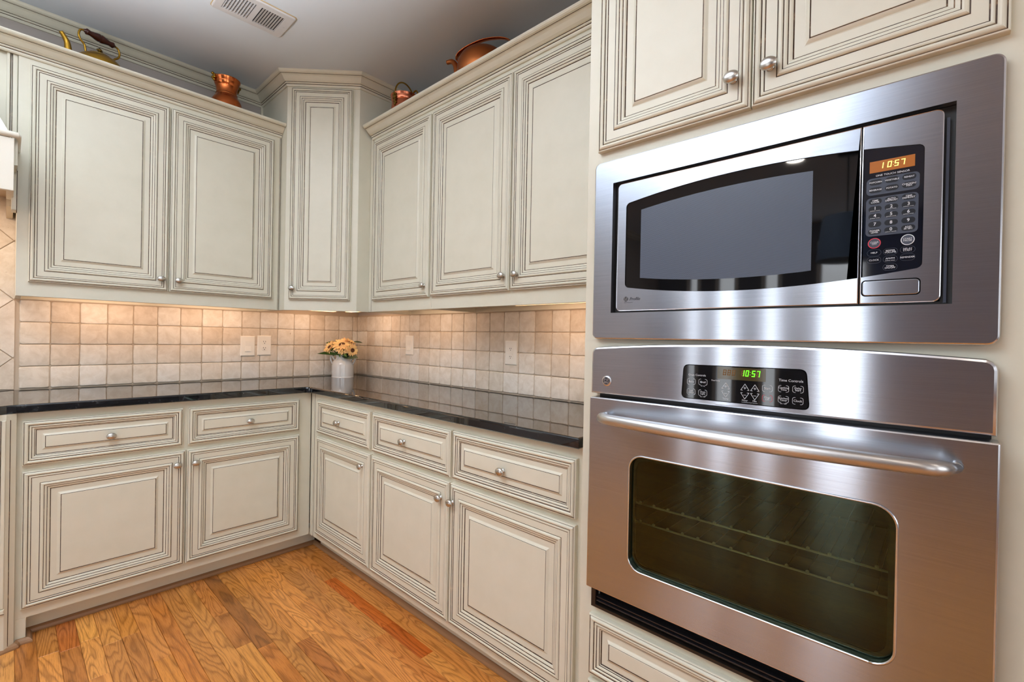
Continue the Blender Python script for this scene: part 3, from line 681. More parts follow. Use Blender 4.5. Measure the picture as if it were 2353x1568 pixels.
dr = auto_smooth(MB().plate(mw_outer(2.5215, 3.0485, .012, .0), [lens(2.547, 3.047, .012, 0)], YD, .002, .002, 0, 1).build('door', [STEEL, STEELB], mw, uv=True), 35)
pl = lens(2.5475, 3.0468, .012, 0, .0004); mb = MB(); mb.plate(pl, [], YD + .0025, YD + .006); mb.build('window', BLACKG, dr)
sc_ = [(L(u), zz(lens_z(u, False, .0285))) for u in [2.589 + .38 * k / 16 for k in range(17)]] + [(L(u), zz(lens_z(u, True, .0285))) for u in [2.969 - .38 * k / 16 for k in range(17)]]
v_, f_ = fan(sc_, YD + .0022); MB().add(v_, f_).build('perforated_screen', SCREEN, dr)
def monogram(mb, cx, cz, r, y, ink, line):
    n = 28; mb.add([(cx + r * cos(2 * pi * k / n), y, cz + r * sin(2 * pi * k / n)) for k in range(n)], [tuple(range(n))], ink)
    y2 = y - .0003
    def stroke(pts, wd):
        P = [Vector((a * r + cx, b_ * r + cz)) for a, b_ in pts]; v, f = [], []
        for i, p in enumerate(P):
            t = (P[min(i + 1, len(P) - 1)] - P[max(i - 1, 0)]).normalized(); nn = Vector((-t.y, t.x)) * wd * r
            v += [(p.x + nn.x, y2, p.y + nn.y), (p.x - nn.x, y2, p.y - nn.y)]
        f = [(2 * i, 2 * i + 1, 2 * i + 3, 2 * i + 2) for i in range(len(P) - 1)]; mb.add(v, f, line)
    arc = lambda cx_, cz_, rr, a, b_, q=14: [(cx_ + rr * cos(rad(a + (b_ - a) * k / q)), cz_ + rr * sin(rad(a + (b_ - a) * k / q))) for k in range(q + 1)]
    stroke(arc(-.30, .10, .36, 20, 330), .075); stroke(arc(-.22, -.28, .30, 60, -200), .075); stroke(arc(.30, .26, .28, 200, -60), .075); stroke(arc(.30, -.24, .32, 110, -150), .075); stroke([(-.05, .45), (.02, .1), (-.05, -.4)], .06)
    for a in (45, 135, 225, 315): stroke(arc(.80 * cos(rad(a)), .80 * sin(rad(a)), .11, a + 120, a - 120, 8), .05)
mb = MB(); monogram(mb, L(2.551), zz(1.308), .0062, YD - .0004, 0, 1); mb.text('Profile', L(2.5615), zz(1.3075), YD - .0004, .0115, 0, 'LEFT', .25); mb.box(L(2.546), L(2.571), YD - .0004, YD, zz(1.2985), zz(1.2990), 0)
mb.build('badge', [INK, STEELB], dr)
cp = auto_smooth(MB().plate(mw_outer(3.0498, 3.1655, .0, .012), [lens(3.0512, 3.140, 0, .010), rrect(L(3.0525), L(3.1385), zz(1.2905), zz(1.3215), .007)], YD, .002, .002, 0, 1).build('control_panel', [STEEL, STEELB], mw, uv=True), 35)
MB().plate(lens(3.0515, 3.1397, 0, .010, .0003), [], YD + .002, YD + .006).build('keypad_glass', NAVYG, cp)
MB().plate(rrect(L(3.054), L(3.137), zz(1.292), zz(1.320), .006), [], YD + .0005, YD + .008, .0015).build('release_button', STEEL, cp, uv=True)
YK = YD + .0017
def seg_digit(mb, ch, x, z, w_, h, y, mi, th=.14, sl=.12):
    S7 = {'0': 'abcdef', '1': 'bc', '2': 'abged', '3': 'abgcd', '4': 'fgbc', '5': 'afgcd', '7': 'abc', '8': 'abcdefg', '9': 'abcdfg'}; t = h * th
    R = dict(a=(0, w_, h - t, h), d=(0, w_, 0, t), g=(0, w_, h / 2 - t / 2, h / 2 + t / 2), f=(0, t, h / 2, h), b=(w_ - t, w_, h / 2, h), e=(0, t, 0, h / 2), c=(w_ - t, w_, 0, h / 2))
    for sgm in S7.get(ch, ''):
        a, b_, c_, d_ = R[sgm]; g_ = t * .12
        if sgm in 'adg': a += g_; b_ -= g_
        else: c_ += g_; d_ -= g_
        mb.add([(x + px + sl * pz, y, z + pz) for px, pz in ((a, c_), (b_, c_), (b_, d_), (a, d_))], [(0, 1, 2, 3)], mi)
mb = MB(); v_, f_ = fan(rect(L(3.0615), L(3.127), zz(1.525), zz(1.5465)), YK); mb.add(v_, f_, 0)
x = L(3.0785)
for ch in '1050':
    if ch == '1': seg_digit(mb, '1', x - .003, zz(1.531), .006, .011, YK - .0002, 1)
    else: seg_digit(mb, ch if ch != '0' or x < L(3.095) else '7', x, zz(1.531), .0062, .011, YK - .0002, 1)
    x += .0088 if ch != '0' else .0102
mb.box(L(3.0962), L(3.0970), YK - .0002, YK, zz(1.534), zz(1.535), 1); mb.box(L(3.0962), L(3.0970), YK - .0002, YK, zz(1.539), zz(1.540), 1)
mb.build('display', [AMBER, AMBERD], cp)
mb = MB(); v_, f_ = fan(rrect(L(3.0572), L(3.134), zz(1.4825), zz(1.5145), .007, 4), YK); mb.add(v_, f_, 0); v_, f_ = fan(rrect(L(3.0572), L(3.133), zz(1.4048), zz(1.4775), .007, 4), YK); mb.add(v_, f_, 0)
mb.text('ONE TOUCH SENSOR', L(3.0955), zz(1.5185), YK - .0002, .0050, 1); mb.build('key_field', [GREYP, LEGEND], cp)
U3 = (3.071, 3.095, 3.1195)
KEYS = [(0, 1.5065, 'POPCORN'), (1, 1.5068, 'VEGETABLE'), (2, 1.507, 'REHEAT'), (0, 1.492, 'BEVERAGE'), (1, 1.492, 'POTATO'), (2, 1.4925, 'CHICKEN/\nFISH'), (0, 1.4702, 'TIME\nCOOK'), (1, 1.4702, 'AUTO\nDEFROST'), (2, 1.4705, 'TIME\nDEFROST'),
        (0, 1.456, '1'), (1, 1.4562, '2'), (2, 1.4565, '3'), (0, 1.442, '4'), (1, 1.4422, '5'), (2, 1.4425, '6'), (0, 1.4272, '7'), (1, 1.4275, '8'), (2, 1.4277, '9'), (0, 1.4132, 'POWER\nLEVEL'), (1, 1.4135, '0'), (2, 1.4138, 'ADD\n30 SEC')]
EXPR = {'1', '2', '3', '4', '5', '6'}
for i_, z, t in KEYS:
    mb = MB(); u = U3[i_]; v_, f_ = fan(rrect(L(u) - .0098, L(u) + .0098, zz(z) - .0053, zz(z) + .0053, .0052, 4), YK - .0002); mb.add(v_, f_, 0)
    if len(t) == 1:
        mb.text(t, L(u), zz(z) + (.0012 if t in EXPR or t == '0' else 0), YK - .0004, .0082, 1, bold=.0001)
        if t in EXPR: mb.text('EXPRESS COOK', L(u), zz(z) - .0035, YK - .0004, .0021, 1)
        if t == '0': mb.text('DISPLAY ON/OFF', L(u), zz(z) - .0035, YK - .0004, .0021, 1)
    else: mb.text(t, L(u), zz(z), YK - .0004, .0043 if '\n' in t else .0040, 1, bold=.00005)
    mb.build('key', [KEYM, LEGEND], cp)
for u, z, t, m_ in ((3.071, 1.3912, 'CLEAR\nOFF', REDP), (3.1192, 1.392, 'START\nPAUSE', LEGEND)):
    mb = MB(); a = [(L(u) + .0098 * cos(2 * pi * k / 28), zz(z) + .0098 * sin(2 * pi * k / 28)) for k in range(28)]; b_ = [(L(u) + .0086 * cos(2 * pi * k / 28), zz(z) + .0086 * sin(2 * pi * k / 28)) for k in range(28)]
    outline(mb, a, b_, YK - .0002, 2); v_, f_ = fan(b_, YK - .0002); mb.add(v_, f_, 0); mb.text(t, L(u), zz(z), YK - .0004, .0043, 1); mb.build('key', [GREYP, LEGEND, m_], cp)
for u, z, t in ((U3[0], 1.373, 'HELP'), (U3[1], 1.3732, 'BEEPER\nVOLUME'), (U3[2], 1.374, 'DELAY\nSTART'), (U3[0], 1.3592, 'CLOCK'), (U3[1], 1.359, 'AM/PM'), (U3[2], 1.360, 'REMINDER'), (U3[1], 1.3442, 'TIMER\nON/OFF')):
    mb = MB(); outline(mb, rrect(L(u) - .0106, L(u) + .0106, zz(z) - .0062, zz(z) + .0062, .006, 4), rrect(L(u) - .0102, L(u) + .0102, zz(z) - .0058, zz(z) + .0058, .0056, 4), YK - .0002, 0)
    mb.text(t, L(u), zz(z) + (.0012 if t == 'AM/PM' else 0), YK - .0004, .0043 if len(t) > 5 else .0045, 1)
    if t == 'AM/PM': mb.text('SCROLL SPEED', L(u), zz(z) - .0028, YK - .0004, .0022, 1)
    mb.build('key', [GREYP, LEGEND], cp)

# ---- wall oven
ov = thing('wall_oven', 'built-in stainless steel wall oven with bowed handle and dark glass window', 'oven', (XT, -TU, .46), -pi / 2)
ZM = .46
def arc_panel(u0, u1, z0, zc, zm, r):           # bottom flat, top gently arched
    pts = [(L(u0), zz(z0)), (L(u1), zz(z0)), (L(u1), zz(zc) - r)]
    k_ = (zm - zc) / ((u1 - u0) / 2) ** 2; mid = (u0 + u1) / 2; top = lambda u: zm - k_ * (u - mid) ** 2
    pts += [(L(u1 - r + r * cos(rad(q))), zz(top(u1 - r)) - r + r * sin(rad(q))) for q in (0, 25, 50, 75)]
    pts += [(L(u1 - r - (u1 - u0 - 2 * r) * k / 24), zz(top(u1 - r - (u1 - u0 - 2 * r) * k / 24))) for k in range(25)]
    pts += [(L(u0 + r - r * sin(rad(q))), zz(top(u0 + r)) - r + r * cos(rad(q))) for q in (25, 50, 75, 90)]
    return pts
GP = [(L(u), zz(z)) for u, z in [(2.7235, 1.0635), (2.965, 1.0635)]]
def glass_poly(d=0.0):
    out = []; C4 = [(2.713 + d, 1.0640 + d), (2.976 - d, 1.0640 + d), (2.9695 - d, 1.1465 - d), (2.7175 + d, 1.1445 - d)]; r = .013
    for i in range(4):
        p0, p1, p2 = Vector(C4[i - 1]), Vector(C4[i]), Vector(C4[(i + 1) % 4]); a = (p0 - p1).normalized() * r; b_ = (p2 - p1).normalized() * r
        for k in range(7): t = k / 6; q = (1 - t) ** 2 * (p1 + a) + 2 * t * (1 - t) * p1 + t * t * (p1 + b_); out.append((L(q.x), zz(q.y)))
    return out
ocp = auto_smooth(MB().plate(arc_panel(2.460, 3.237, 1.0525, 1.177, 1.193, .018), [glass_poly()], -.028, 0, .005, 0, 1).build('control_panel', [STEEL, STEELB], ov, uv=True), 35)
MB().plate(glass_poly(.0016), [], -.0285, -.02, .0).build('control_glass', BLACKG, ocp)
YO = -.0288
mb = MB(); v_, f_ = fan(rect(L(2.796), L(2.895), zz(1.1155), zz(1.1425)), YO); mb.add(v_, f_, 0)
for k in range(3): seg_digit(mb, '8', L(2.8075) + k * .0095, zz(1.1245), .0068, .0125, YO - .0002, 1)
seg_digit(mb, '8', L(2.846), zz(1.1245), .0068, .0125, YO - .0002, 1)
x = L(2.8505)
seg_digit(mb, '1', x - .004, zz(1.1245), .0055, .0135, YO - .0003, 2); seg_digit(mb, '0', x + .004, zz(1.1245), .0066, .0135, YO - .0003, 2)
mb.box(x + .0135, x + .0145, YO - .0003, YO - .0002, zz(1.128), zz(1.1292), 2); mb.box(x + .0138, x + .0148, YO - .0003, YO - .0002, zz(1.1335), zz(1.1347), 2)
seg_digit(mb, '5', x + .0165, zz(1.1245), .0068, .0135, YO - .0003, 2); seg_digit(mb, '8', x + .0260, zz(1.1245), .0068, .0135, YO - .00025, 1); seg_digit(mb, '7', x + .0260, zz(1.1245), .0068, .0135, YO - .0003, 2)
mb.build('display', [OLIVE, OLIVED, GREEN], ocp)
def bracket_key(u, z, t, sub=None, m_=None, w_=.0095, h=.0068):
    mb = MB(); o = .0006
    for s in (-1, 1):
        pth = [(s * w_ * .45, h), (s * (w_ - .003), h), (s * (w_ - .0008), h - .0012), (s * w_, h - .003), (s * w_, -h + .003), (s * (w_ - .0008), -h + .0012), (s * (w_ - .003), -h), (s * w_ * .45, -h)]
        P = [Vector(p) for p in pth]; vs = []
        for i, p in enumerate(P):
            tt = (P[min(i + 1, 7)] - P[max(i - 1, 0)]).normalized(); nn = Vector((-tt.y, tt.x)) * o / 2
            vs += [(L(u) + p.x + nn.x, YO, zz(z) + p.y + nn.y), (L(u) + p.x - nn.x, YO, zz(z) + p.y - nn.y)]
        mb.add(vs, [(2 * i, 2 * i + 1, 2 * i + 3, 2 * i + 2) for i in range(7)], 1)
    mb.text(t, L(u), zz(z), YO, .0056 if '\n' in t else .0064, 0)
    if sub: mb.text(sub, L(u), zz(z) - h - .0022, YO, .0034, 0)
    mb.build('key', [LEGEND, m_ or LEGEND], ocp)
for a in ((2.737, 1.1045, 'Bake'), (2.764, 1.105, 'Broil', 'Hi / Lo'), (2.737, 1.0808, 'Self\nClean'), (2.764, 1.0802, 'Oven\nLight', 'On / Off'), (2.8985, 1.102, 'Start'), (2.8988, 1.081, 'Clear\nOff', None, REDP),
          (2.929, 1.104, 'Cooking\nTime'), (2.955, 1.105, 'Delay\nStart'), (2.929, 1.082, 'Kitchen\nTimer', 'On / Off'), (2.955, 1.0812, 'Clock')): bracket_key(*a)
for u, t in ((2.8145, 'Temp'), (2.8545, 'Hour'), (2.8745, 'Min')):
    for s, zc in ((1, 1.1005), (-1, 1.0825)):
        mb = MB(); P = [(-.0085, -.0062 * s), (0, .0075 * s), (.0085, -.0062 * s)]
        def st(a, b_):
            a, b_ = Vector(a), Vector(b_); t_ = (b_ - a).normalized(); nn = Vector((-t_.y, t_.x)) * .0004
            mb.add([(L(u) + p.x, YO, zz(zc) + p.y) for p in (a + nn, a - nn, b_ - nn, b_ + nn)], [(0, 1, 2, 3)], 0)
        st(P[0], P[1]); st(P[1], P[2]); st(P[0], (-.0045, P[0][1])); st(P[2], (.0045, P[2][1])); st((-.0028, -.0012 * s), (.0028, -.0012 * s))
        if s > 0: st((0, -.004), (0, .0016))
        mb.build('key', [LEGEND], ocp)
for a, u, z, sz, sh in (('Oven Controls', 2.75, 1.1205, .0066, 0), ('Time Controls', 2.942, 1.1215, .0074, 0), ('TrueTemp', 2.792, 1.111, .0045, .2), ('Temp', 2.8148, 1.0718, .0055, 0), ('Hour', 2.8548, 1.0722, .0055, 0), ('Min', 2.8745, 1.0722, .0055, 0), ('Lock/Unlock Hold 3 Seconds', 2.8645, 1.0680, .0027, 0)):
    MB().text(a, L(u), zz(z), YO, sz, 0, shear=sh).build('legend', [LEGEND], ocp)
mb = MB(); mb.lathe([(0, -.0278), (.0135, -.0278), (.0140, .0290 - .056 + .0285), (.0125, .0018), (.0106, .0026), (0, .0026)], 28, '-y', c=(L(2.509), -.0278, zz(1.089)), mi=0)
monogram(mb, L(2.509), zz(1.089), .0098, -.0306, 1, 0); mb.build('badge', [STEELB, INK], ocp)
mb = MB(); mb.box(L(2.474), L(3.232), -.004, .03, zz(1.040), zz(1.056)); mb.build('gap_seal', BLACK, ov)
WIN = rrect(L(2.590), L(3.116), zz(.618), zz(.909), .036, 8); WIN2 = rrect(L(2.602), L(3.104), zz(.630), zz(.897), .030, 8)
od = auto_smooth(MB().plate(rrect(L(2.468), L(3.2405), zz(.529), zz(1.0445), .003, 2), [WIN], -.046, -.004, .003, 0, 1).build('door', [STEEL, STEELB], ov, uv=True), 35)
v_, f_ = fan(WIN, -.036); g = MB().add(v_, f_).build('window_glass', OVGLASS, od)
mb = MB(); rim = [(x, -.0462, z) for x, z in WIN]; mb.tube(rim + [rim[0], rim[1]], .0026, 6, up=(0, 1, 0)); mb.build('window_rim', STEELB, od, smooth=True)
mb = MB().plate(WIN, [WIN2], -.034, -.03); mb.build('window_gasket', simple('dark_teal_gasket', S(30, 40, 44), .2), od)
# bowed handle
hp = []; hr = []
N = 40
for k in range(N + 1):
    t = k / N; u = 2.512 + (3.192 - 2.512) * t; e = min(t, 1 - t) * 2
    bow = .030 + .030 * (1 - (2 * t - 1) ** 2); endc = min(1, e / .10); d_ = .014 + bow * (endc ** .5)
    hp.append((L(u), -.046 - d_, zz(.9985))); hr.append(.0125 * (.55 + .45 * min(1, (e / .05)) ** .5) + .0025 * (1 - (2 * t - 1) ** 2))
mb = MB(); mb.tube(hp, hr, 18, up=(0, 0, 1), flat=1.0)
for s in (0, -1): p = hp[s]; mb.tube([(p[0], -.045, p[2]), (p[0] + (.004 if s == 0 else -.004), p[1] + .004, p[2])], [.0075, .0085], 14)
mb.build('handle', HANDLEM, od, smooth=True, uv=True)
# cavity and racks
mb = MB(); x0_, x1_, z0_, z1_ = L(2.53), L(3.175), zz(.56), zz(.985); y0_, y1_ = -.003, .50
mb.add([(x0_, y0_, z0_), (x1_, y0_, z0_), (x1_, y1_, z0_), (x0_, y1_, z0_), (x0_, y0_, z1_), (x1_, y0_, z1_), (x1_, y1_, z1_), (x0_, y1_, z1_)], [(0, 1, 2, 3), (4, 7, 6, 5), (0, 3, 7, 4), (1, 5, 6, 2), (3, 2, 6, 7)])
mb.plate(rect(x0_ - .03, x1_ + .03, z0_ - .01, z1_ + .02), [rect(x0_, x1_, z0_, z1_)], -.0035, -.001); mb.build('cavity', CAVITY, ov)
mb = MB(); mb.lathe([(.0, 0), (.045, 0), (.047, .004), (.043, .006), (.03, .005), (0, .005)], 24, '-y', c=(L(2.66), .498, zz(.80))); mb.build('fan_cover', simple('grey_fan_cover', S(70, 72, 66), .4), ov, smooth=True)
for zr in (.761, .711):
    mb = MB(); yr = .035
    mb.tube([(x0_ + .004, yr, zz(zr)), (x1_ - .004, yr, zz(zr))], .0026, 8); mb.tube([(x0_ + .004, .47, zz(zr)), (x1_ - .004, .47, zz(zr))], .0022, 6, 1)
    for k in range(15):
        xx = L(2.5825 + .0385 * k); mb.tube([(xx, yr - .001, zz(zr) + .0035), (xx, .47, zz(zr) + .0035)], .0014, 6, 1); mb.lathe([(0, -.0038), (.0032, -.0026), (.0038, 0), (.0032, .0026), (0, .0038)], 10, '-y', c=(xx, yr - .002, zz(zr) + .0042))
    mb.build('rack', [RACK_LIT, RACK_SHADED], ov, smooth=True)
# lower vent trim
vt = MB().plate(rect(L(2.466), L(3.24), zz(.462), zz(.527)), [rect(L(2.480), L(3.226), zz(.470), zz(.512))], -.016, 0, .001).build('vent_trim', simple('dark_bronze_trim', S(30, 25, 22), .35), ov)
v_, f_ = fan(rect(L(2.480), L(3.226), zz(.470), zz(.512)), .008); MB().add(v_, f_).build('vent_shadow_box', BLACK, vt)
for z in (.479, .489): MB().box(L(2.481), L(3.225), -.012, .004, zz(z), zz(z) + .003).build('slat', simple('dark_steel_slat', S(38, 39, 44), .3), vt)

# ------------------------------------------------------------------ wall plates
def plate_base(label, loc, rot, cat, w_=.0815, h=.124):
    t = thing('wall_plate', label, cat, loc, rot); s = MB().rings(w_, h, [(0, 0, 0), (0, 2, 0), (1.2, 4, 0), (3.2, 5.4, 0), (6, 6, 0)], -w_ / 2, -h / 2); s.build('cover', PLASTIC, t)
    return t
def rocker(t, tilt=.003):
    mb = MB(); a, b_ = .0165, .033; mb.add([(-a, -.004, -b_), (a, -.004, -b_), (a, -.004, b_), (-a, -.004, b_), (-a, -.0105, -b_), (a, -.0105, -b_), (a, -.0065, 0), (-a, -.0065, 0), (a, -.0075, b_), (-a, -.0075, b_)],
           [(0, 1, 5, 4), (4, 5, 6, 7), (7, 6, 8, 9), (1, 2, 8, 6, 5), (0, 4, 7, 9, 3), (2, 3, 9, 8)]); mb.build('rocker', PLASTIC, t)
def screws(t, zs=(-.0485, .0485)):
    for z in zs: MB().lathe([(.0028, .0055), (.0026, .0065), (0, .0067)], 10, '-y', c=(0, 0, z)).build('screw', PLASTIC, t)
def slots(mb, cz, y, s=1.0):
    for dx in (-.0062, .0062): mb.box(dx * s - .0011, dx * s + .0011, y - .0003, y, cz, cz + .008 * s)
    mb.lathe([(.0026 * s, -y), (.0026 * s, -y + .0003), (0, -y + .0003)], 10, '-y', c=(0, 0, cz - .007 * s))
TY = -.0105
t = plate_base('ivory rocker switch plate left of the outlet on the back wall', (-.7465, TY, 1.1205), 0, 'switch'); rocker(t); screws(t)
def duplex(t):
    for cz in (-.0195, .0195):
        MB().plate(rrect(-.017, .017, cz - .0145, cz + .0145, .0125, 6), [], -.0072, -.005, .0006).build('receptacle', PLASTIC, t)
        mb = MB(); slots(mb, cz + .001, -.0073); mb.build('slot', SLOT, t)
    MB().lathe([(.0028, .0055), (.0026, .0065), (0, .0067)], 10, '-y').build('screw', PLASTIC, t)
t = plate_base('ivory round-faced duplex outlet right of the switch on the back wall', (-.651, TY, 1.1245), 0, 'outlet'); duplex(t)
t = plate_base('ivory rocker switch plate on the right wall next to the sunflowers', (TY, -.670, 1.143), -pi / 2, 'switch'); rocker(t); screws(t)
t = plate_base('ivory square-faced outlet with reset buttons on the right wall', (TY, -1.556, 1.1255), -pi / 2, 'outlet')
MB().plate(rect(-.0165, .0165, -.033, .033), [], -.0072, -.005, .0006).build('receptacle', PLASTIC, t); 
for z in (-.0225, .0185): mb = MB(); slots(mb, z, -.0073, .8); mb.build('slot', SLOT, t)
for z in (-.0055, .0035): MB().bbox(-.007, .007, -.0085, -.007, z - .003, z + .003, .0006).build('reset_button', PLASTIC, t)
MB().box(.011, .0122, -.0076, -.007, -.008, -.006).build('indicator', SLOT, t); screws(t)

# ------------------------------------------------------------------ under-cabinet lamps (each carries its own light)
WARM = (1.0, 0.65, 0.44)
def under_light(label, cx, cy, length, rotz, power, z=UB + .0215):
    t = thing('under_cabinet_light', label, 'light', (cx, cy, z), rotz)
    MB().bbox(-length / 2, length / 2, -.028, .028, -.014, 0, .002).build('housing', PLASTIC, t)
    MB().box(-length / 2 + .012, length / 2 - .012, -.02, .02, -.0165, -.0142).build('lens', TUBE, t)
    l = bpy.data.lights.new('lamp_glow', 'AREA'); l.shape = 'RECTANGLE'; l.size = length * .92; l.size_y = .03; l.energy = power; l.color = WARM
    o = bpy.data.objects.new('lamp_glow', l); COL.objects.link(o); o.parent = t; o.location = (0, .004, -.019); o.rotation_euler = (rad(62), 0, 0)
    return t
under_light('under-cabinet strip lamp at the left end of the back wall', -1.45, -.22, .42, 0, .95)
under_light('under-cabinet strip lamp in the middle of the back wall', -.95, -.22, .42, 0, .95)
under_light('short under-cabinet lamp on the back wall beneath the corner cabinet', -.42, -.24, .26, 0, .75, z=UB + .0295)
under_light('short under-cabinet lamp on the right wall beneath the corner cabinet', -.24, -.42, .26, -pi / 2, .75, z=UB + .0295)
under_light('under-cabinet strip lamp on the right wall above the switch', -.262, -1.02, .40, -pi / 2, .8)
under_light('under-cabinet strip lamp on the right wall beside the oven tower', -.255, -2.05, .55, -pi / 2, 1.15)
tag(MB().tube([(-.25, -1.24, UB + .014), (-.252, -1.36, UB + .006), (-.25, -1.5, UB + .003), (-.248, -1.62, UB + .008), (-.235, -1.74, UB + .013)], .0025, 6).build('lamp_cable', WIRE), 'pale cable sagging between two lamps under the right wall cabinets', 'cable')

# ------------------------------------------------------------------ pots on the cabinet tops
ZP = UT
def smooth_prof(p, n=5):
    out = []
    for i in range(len(p) - 1):
        p0, p1, p2, p3 = p[max(i - 1, 0)], p[i], p[i + 1], p[min(i + 2, len(p) - 1)]
        for k in range(n):
            t = k / n; out.append(tuple(.5 * (2 * p1[q] + (p2[q] - p0[q]) * t + (2 * p0[q] - 5 * p1[q] + 4 * p2[q] - p3[q]) * t * t + (3 * p1[q] - p0[q] - 3 * p2[q] + p3[q]) * t ** 3) for q in range(len(p1))))
    out.append(p[-1]); return out
t = thing('brass_kettle', 'brass kettle with a turned dark wood handle above the left wall cabinet', 'kettle', (-1.47, -.19, ZP), rad(24))
pf = smooth_prof([(.0, 0), (.085, .0), (.098, .03), (.099, .07), (.088, .115), (.066, .142), (.042, .152), (.04, .153)], 5); MB().lathe([(max(r, 0), h) for r, h in pf], 32).build('body', BRASS, t, smooth=True)
mb = MB(); mb.lathe(smooth_prof([(.046, .151), (.044, .157), (.02, .165), (.006, .169), (.005, .176), (.009, .180), (.009, .186), (.004, .192), (.0, .196)], 4), 20); mb.box(-.012, .012, -.002, .002, .180, .186); mb.build('lid', BRASSD, t, smooth=True)
mb = MB(); pts = smooth_prof([(-.085, 0, .045), (-.115, 0, .075), (-.122, 0, .115), (-.128, 0, .15), (-.150, 0, .182)], 5); mb.tube(pts, [.019 - .011 * k / (len(pts) - 1) for k in range(len(pts))], 12); mb.build('spout', BRASS, t, smooth=True)
for s in (-1, 1):
    pts = smooth_prof([(s * .056, 0, .142), (s * .058, 0, .160), (s * .062, 0, .176), (s * .078, 0, .192), (s * .084, 0, .212), (s * .078, 0, .234), (s * .064, 0, .240), (s * .050, 0, .240)], 5); MB().tube(pts, .0045, 8).build('handle_bracket', BRASS, t, smooth=True)
pf = [(h * .86, r) for h, r in [(-.086, .0), (-.078, .004), (-.066, .010), (-.063, .014), (-.058, .013), (-.045, .011), (-.02, .0165), (-.006, .019), (-.004, .0175), (.004, .0175), (.006, .019), (.02, .0165), (.045, .011), (.058, .013), (.063, .014), (.066, .010), (.078, .004), (.086, .0)]]
MB().lathe([(r, h) for h, r in pf], 18, 'x', c=(0, 0, .241)).build('grip', REDWOOD, t, smooth=True)
t = thing('copper_pitcher', 'polished copper pitcher with brass lion handles, above the left wall cabinet', 'pitcher', (-.936, -.20, ZP), rad(10))
pf = smooth_prof([(.0, 0), (.05, 0), (.07, .03), (.078, .09), (.073, .135), (.058, .163), (.051, .178), (.0505, .20), (.055, .225), (.066, .255), (.0675, .262), (.064, .256), (.050, .215), (.0, .19)], 5); MB().lathe([(max(r, 0), h) for r, h in pf], 36).build('body', COPPER, t, smooth=True)
MB().lathe([(.0515, .172), (.0535, .175), (.053, .179), (.0505, .181)], 36).build('neck_band', COPPERD, t, smooth=True)
mb = MB()
for a, b_, c_, r in ((-.064, 0, .262, .010), (-.073, 0, .268, .008), (-.068, .008, .25, .009), (-.068, -.008, .25, .009), (-.060, -.012, .262, .006), (-.066, 0, .238, .008), (-.050, -.016, .264, .005)): mb.lathe([(0, -r), (r * .7, -r * .7), (r, 0), (r * .7, r * .7), (0, r)], 10, c=(a, b_, c_))
mb.build('lion_mount', BRASS, t, smooth=True)
mb = MB(); mb.lathe([(0, -.009), (.007, -.006), (.009, 0), (.007, .006), (0, .009)], 10, c=(.069, 0, .245)); mb.tube([(.066, 0, .238), (.062, 0, .222), (.060, 0, .212)], [.006, .005, .002], 8); mb.build('rear_mount', BRASSD, t, smooth=True)
t = thing('copper_jug', 'small pinkish copper jug with arched brass handle, above the right wall cabinets', 'jug', (-.235, -.90, ZP), rad(-80))
pf = smooth_prof([(.0, 0), (.045, 0), (.07, .04), (.078, .09), (.075, .14), (.07, .175), (.078, .20), (.08, .205), (.076, .2), (.066, .165), (0, .15)], 5); MB().lathe([(max(r, 0), h) for r, h in pf], 32).build('body', COPPERP, t, smooth=True)
MB().tube(smooth_prof([(-.070, 0, .175), (-.082, 0, .197), (-.096, 0, .216), (-.104, 0, .226)], 4), [.02, .02, .018, .016, .016, .014, .012, .012, .010, .009, .008, .007, .006], 10, flat=.6).build('lip', COPPERP, t, smooth=True)
MB().tube([(.0, .074 * cos(rad(q)) * -1, .20 + .085 * sin(rad(q))) for q in range(0, 181, 9)], .0042, 8).build('bail_handle', BRASS, t, smooth=True)
for s in (-1, 1):
    mb = MB(); rr = random.Random(3)
    for k in range(16): z = .135 + .065 * k / 15; r = .0055 + .002 * rr.random(); mb.lathe([(0, -r), (r * .7, -r * .7), (r, 0), (r * .7, r * .7), (0, r)], 8, c=(rr.uniform(-.009, .009), s * (.077 + rr.uniform(-.001, .003)), z))
    mb.build('handle_mount', BRASSD, t, smooth=True)
MB().tube(smooth_prof([(.070, 0, .14), (.095, 0, .175), (.098, 0, .205), (.086, 0, .222), (.066, 0, .216)], 4), .0045, 8).build('side_handle', BRASS, t, smooth=True)
t = thing('copper_kettle', 'dull copper kettle with strap handle above the wall cabinet near the tower', 'kettle', (-.20, -1.505, ZP), rad(108))
pf = smooth_prof([(.0, 0), (.082, 0), (.094, .02), (.110, .06), (.122, .11), (.125, .15), (.117, .19), (.092, .222), (.05, .239), (0, .243)], 5); MB().lathe([(max(r, 0), h) for r, h in pf], 36).build('body', COPPERD, t, smooth=True)
MB().lathe([(.0, .241), (.010, .242), (.010, .246), (.004, .249), (.0, .251)], 14).build('lid_knob', COPPERD, t, smooth=True)
pts = smooth_prof([(.100, 0, .06), (.128, 0, .085), (.142, 0, .13), (.148, 0, .175), (.158, 0, .212), (.178, 0, .232), (.206, 0, .234)], 5); MB().tube(pts, [.020 - .010 * k / (len(pts) - 1) for k in range(len(pts))], 14).build('spout', COPPERD, t, smooth=True)
hh = [(.112, 0, .205), (.122, 0, .218), (.138, 0, .222), (.150, 0, .238), (.138, 0, .262), (.085, 0, .284), (.0, 0, .295)]
pts = smooth_prof(hh + [(-a, 0, c_) for a, b_, c_ in hh[::-1][1:]], 5); MB().tube(pts, .013, 8, up=(0, 0, 1), flat=.25).build('strap_handle', COPPER, t, smooth=True)

